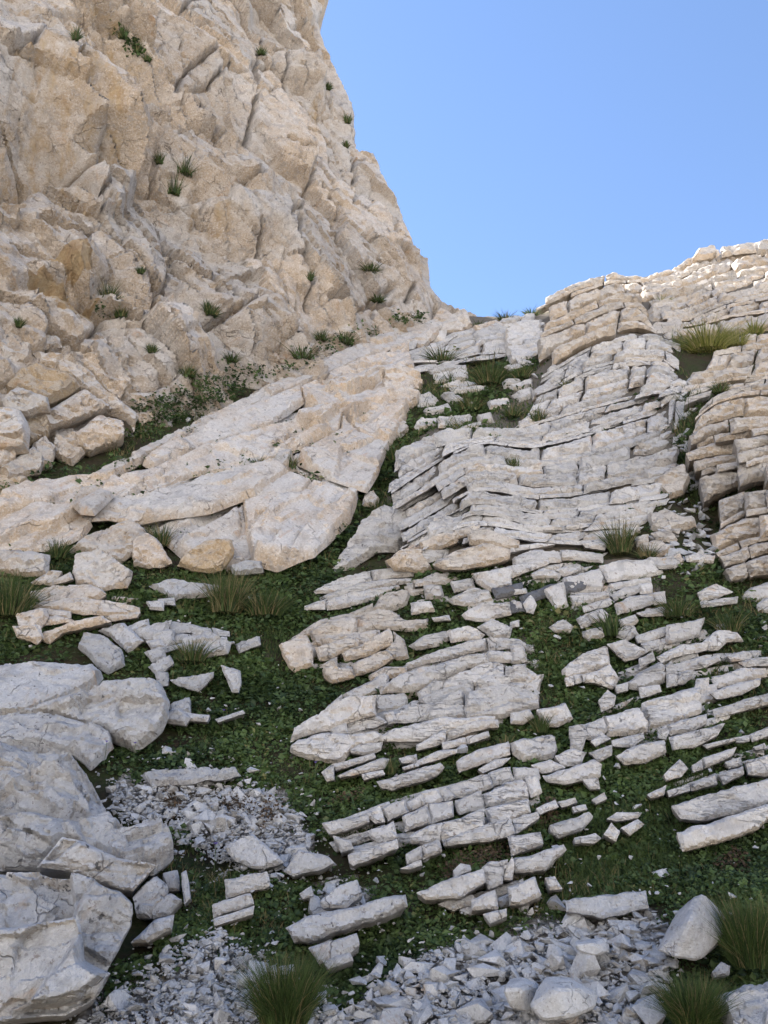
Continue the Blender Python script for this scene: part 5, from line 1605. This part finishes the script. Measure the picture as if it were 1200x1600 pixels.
for px, py, w, h, lab in [
    (165, 32, 16, 22, 'upper grass wisp on the high diagonal cliff ledge'), (190, 55, 20, 20, 'second grass wisp on the high diagonal cliff ledge'), (210, 78, 18, 18, 'third grass wisp on the high diagonal cliff ledge'),
    (225, 92, 12, 10, 'lowest grass wisp on the high diagonal cliff ledge'), (115, 55, 12, 22, 'dark wisp in the topmost cliff groove'), (275, 300, 26, 34, 'dark green bush on the cliff left of the grey boss'),
    (293, 276, 34, 24, 'green bush above the grey boss on the cliff'), (165, 480, 22, 40, 'dark bush right of the ochre cliff stain'), (185, 492, 22, 18, 'small bush below the ochre cliff stain'),
    (322, 480, 12, 18, 'upper of two small bushes low on the cliff'), (332, 490, 26, 14, 'lower of two small bushes low on the cliff'), (505, 530, 24, 16, 'bush at the cliff foot above the great slab'),
    (540, 530, 36, 18, 'wider bush at the cliff foot above the great slab'), (470, 555, 40, 18, 'grass at the cliff foot midway along the great slab'), (575, 420, 30, 10, 'thin grass line in a crack on the right of the cliff'),
    (590, 468, 24, 8, 'thin grass line low on the right of the cliff'), (490, 435, 10, 16, 'little tuft in the middle cliff crack'), (408, 80, 14, 10, 'tiny tuft under the round knobs of the cliff'),
    (518, 135, 10, 12, 'dark tuft high on the skyline edge of the cliff'), (541, 185, 10, 14, 'dark tuft on the cliff skyline lower than the high one'), (546, 225, 9, 12, 'dark tuft on the cliff skyline above the step'), (236, 545, 16, 14, 'tuft in the shattered cliff foot'),
    (300, 585, 26, 16, 'green clump at the cliff foot above the slab middle'), (365, 560, 20, 14, 'green clump in a nick of the lower cliff'), (60, 690, 24, 18, 'dark clump low between blocks at the far left'), (215, 420, 12, 10, 'faint tuft left of the lower cliff centre'), (245, 250, 14, 18, 'olive tuft under the big overhang end'),
    (85, 625, 26, 26, 'dark bush between tan blocks at the cliff foot'), (25, 510, 12, 16, 'small tuft at the left edge of the cliff')]:
    tuft(px, py, w * 1.25, h * 1.2, lab, None, 220, 'cliff', 'grass_tuft', 'grass', 0.004, 0.15)

# plants rooted in the joint between the great slab and the cliff
def build_ledge_plants():
    r = np.random.default_rng(91)
    polys = [[(60,742),(190,672),(330,606),(420,580),(520,528),(600,500),(690,480),(690,488),(560,535),(440,585),(330,640),(190,712),(90,752)],
             [(205,700),(215,640),(330,580),(420,570),(400,600),(260,670)], [(150,470),(180,470),(185,495),(160,490)], [(150,20),(160,15),(230,88),(225,95)]]
    S = poly_samples(r, polys, 330)
    V, cx, cy = CLIFF_D
    C = []
    for q in S:
        d2 = (cx - q[0]) ** 2 + (cy - q[1]) ** 2
        near = np.nonzero(d2 < 30)[0]
        if len(near): C.append(V[near[np.argmin(((V[near] - EYE) ** 2).sum(1))]] + CL_N * 0.03)
    C = np.array(C); zc = np.linalg.norm(C - EYE, axis=1)
    V2, F, tr, tg = leaf_clumps(C, zc * 0.009 * (0.6 + 0.8 * r.random(len(C))), r.integers(16, 30, len(C)), r, zc * 0.0042, normal=CL_N)
    me = mesh_np('ledge_plants', V2, F, M_LEAF, False); tint_attr(me, tr, tg)
    link('ledge_plants', me, kind='stuff', label='green plants rooted along the joint between cliff and great slab')
build_ledge_plants()

# short turf: no one could count it
def build_turf():
    r = np.random.default_rng(88)
    polys = [[(250,900),(420,870),(500,890),(470,1000),(300,1060)], [(1060,1600),(1080,1500),(1130,1440),(1200,1400),(1240,1640)], [(120,745),(200,685),(330,600),(400,575),(430,580),(340,640),(200,712)],
             [(430,580),(520,530),(640,500),(620,515),(500,570)], [(580,780),(600,700),(650,680),(660,720),(610,790),(540,860)], [(640,590),(700,560),(850,560),(850,660),(700,680),(650,640)],
             [(1000,960),(1200,940),(1200,1040),(1080,1060),(1000,1000)], [(840,960),(940,990),(880,1160),(840,1100)], [(0,880),(60,870),(140,860),(60,960),(0,1000)], [(1060,560),(1100,640),(1110,760),(1080,800),(1060,700)],
             [(880,1300),(1060,1200),(1080,1330),(1200,1330),(1200,1400),(880,1390)], [(360,1560),(520,1540),(560,1600),(340,1600)], [(1040,520),(1180,500),(1190,530),(1060,560)]]
    S = np.concatenate([poly_samples(r, polys, 2800), poly_samples(r, [GREEN[0], GREEN[1], GREEN[3]], 2200)])
    P, zc = hit(S[:, 0], S[:, 1])
    nper = 9
    idx = np.repeat(np.arange(len(P)), nper); m = len(idx)
    off = r.normal(size=(m, 2)) * zc[idx][:, None] * 0.006
    x, y = P[idx, 0] + off[:, 0], P[idx, 1] + off[:, 1]
    root = np.stack([x, y, T(x, y) + hummock(x, y) - 0.07], -1)
    ch = np.clip(0.5 + 1.2 * fbm(P * 1.7, 3, 19), 0.15, 1.3)
    H = zc[idx] * 0.019 * (0.4 + r.random(m)) * ch[idx]
    lean = r.normal(size=(m, 2)) * H[:, None] * 0.45
    V, Q, Tn = blade_geo(root, H, zc[idx] * 0.0011 * (0.7 + 0.6 * r.random(m)), lean, r)
    me = mesh_np('turf', V, Q + [Tn], M_GRASS, False)
    k = len(Q) + 1; tr = r.random(m); dryc = np.clip(0.12 + 0.6 * fbm(P * 1.2 + 9, 2, 23), 0.02, 0.6); tg = np.where(r.random(m) < dryc[idx], 1.0, 0.4)
    tint_attr(me, np.tile(tr, k), np.tile(tg, k))
    link('turf', me, kind='stuff', label='short green grass growing in the gully and on ledges')
build_turf()

# ------------------------------------------------------------------ small violet flowers
mf, nt_, bf = nodes('violet_petal'); bf.inputs['Base Color'].default_value = (0.16, 0.12, 0.42, 1); bf.inputs['Roughness'].default_value = 0.6
ms, nt_, bs = nodes('flower_stem'); bs.inputs['Base Color'].default_value = (0.06, 0.10, 0.03, 1)
def flower(px, py, lab):
    P, z = hit(px, py); P = P[0]
    root = bpy.data.objects.new('bellflower', None); COL.objects.link(root); root.location = P
    root['label'] = lab; root['category'] = 'flower'; root['group'] = 'violet flowers in the leaves'
    hh = 0.10 + 0.04 * rg.random()
    n = 6; a = np.arange(n) / n * 2 * math.pi
    V = np.concatenate([np.stack([0.0015 * np.cos(a), 0.0015 * np.sin(a), np.full(n, zz)], -1) for zz in (-0.02, hh)])
    i = np.arange(n); F = np.stack([i, (i + 1) % n, (i + 1) % n + n, i + n], -1)
    link('stem', mesh_np('stem', V, F, ms), root)
    k = 5
    Vp, Fp = [], []
    for j in range(k):
        b = j / k * 2 * math.pi
        d = np.array([math.cos(b), math.sin(b), 0]); s = np.array([-math.sin(b), math.cos(b), 0]); c = np.array([0, -0.004, hh])
        Vp += [c, c + d * 0.007 + s * 0.006 + [0, 0, 0.009], c + d * 0.015 + [0, 0, 0.012], c + d * 0.007 - s * 0.006 + [0, 0, 0.009]]
        Fp.append([4 * j, 4 * j + 1, 4 * j + 2, 4 * j + 3])
    link('petals', mesh_np('petals', np.array(Vp), np.array(Fp), mf, False), root)
for q in [(163, 1192, 'tiny violet flower nearest the huge left boulder'), (208, 1193, 'tiny violet flower left of the white slab on the scree'), (236, 1162, 'tiny violet flower under the pointed pale boulder'),
          (348, 1138, 'tiny violet flower in the middle of the green hollow'), (492, 1225, 'tiny violet flower above the low row of pale beds'), (335, 1354, 'tiny violet flower over the three stacked square blocks')]: flower(*q)
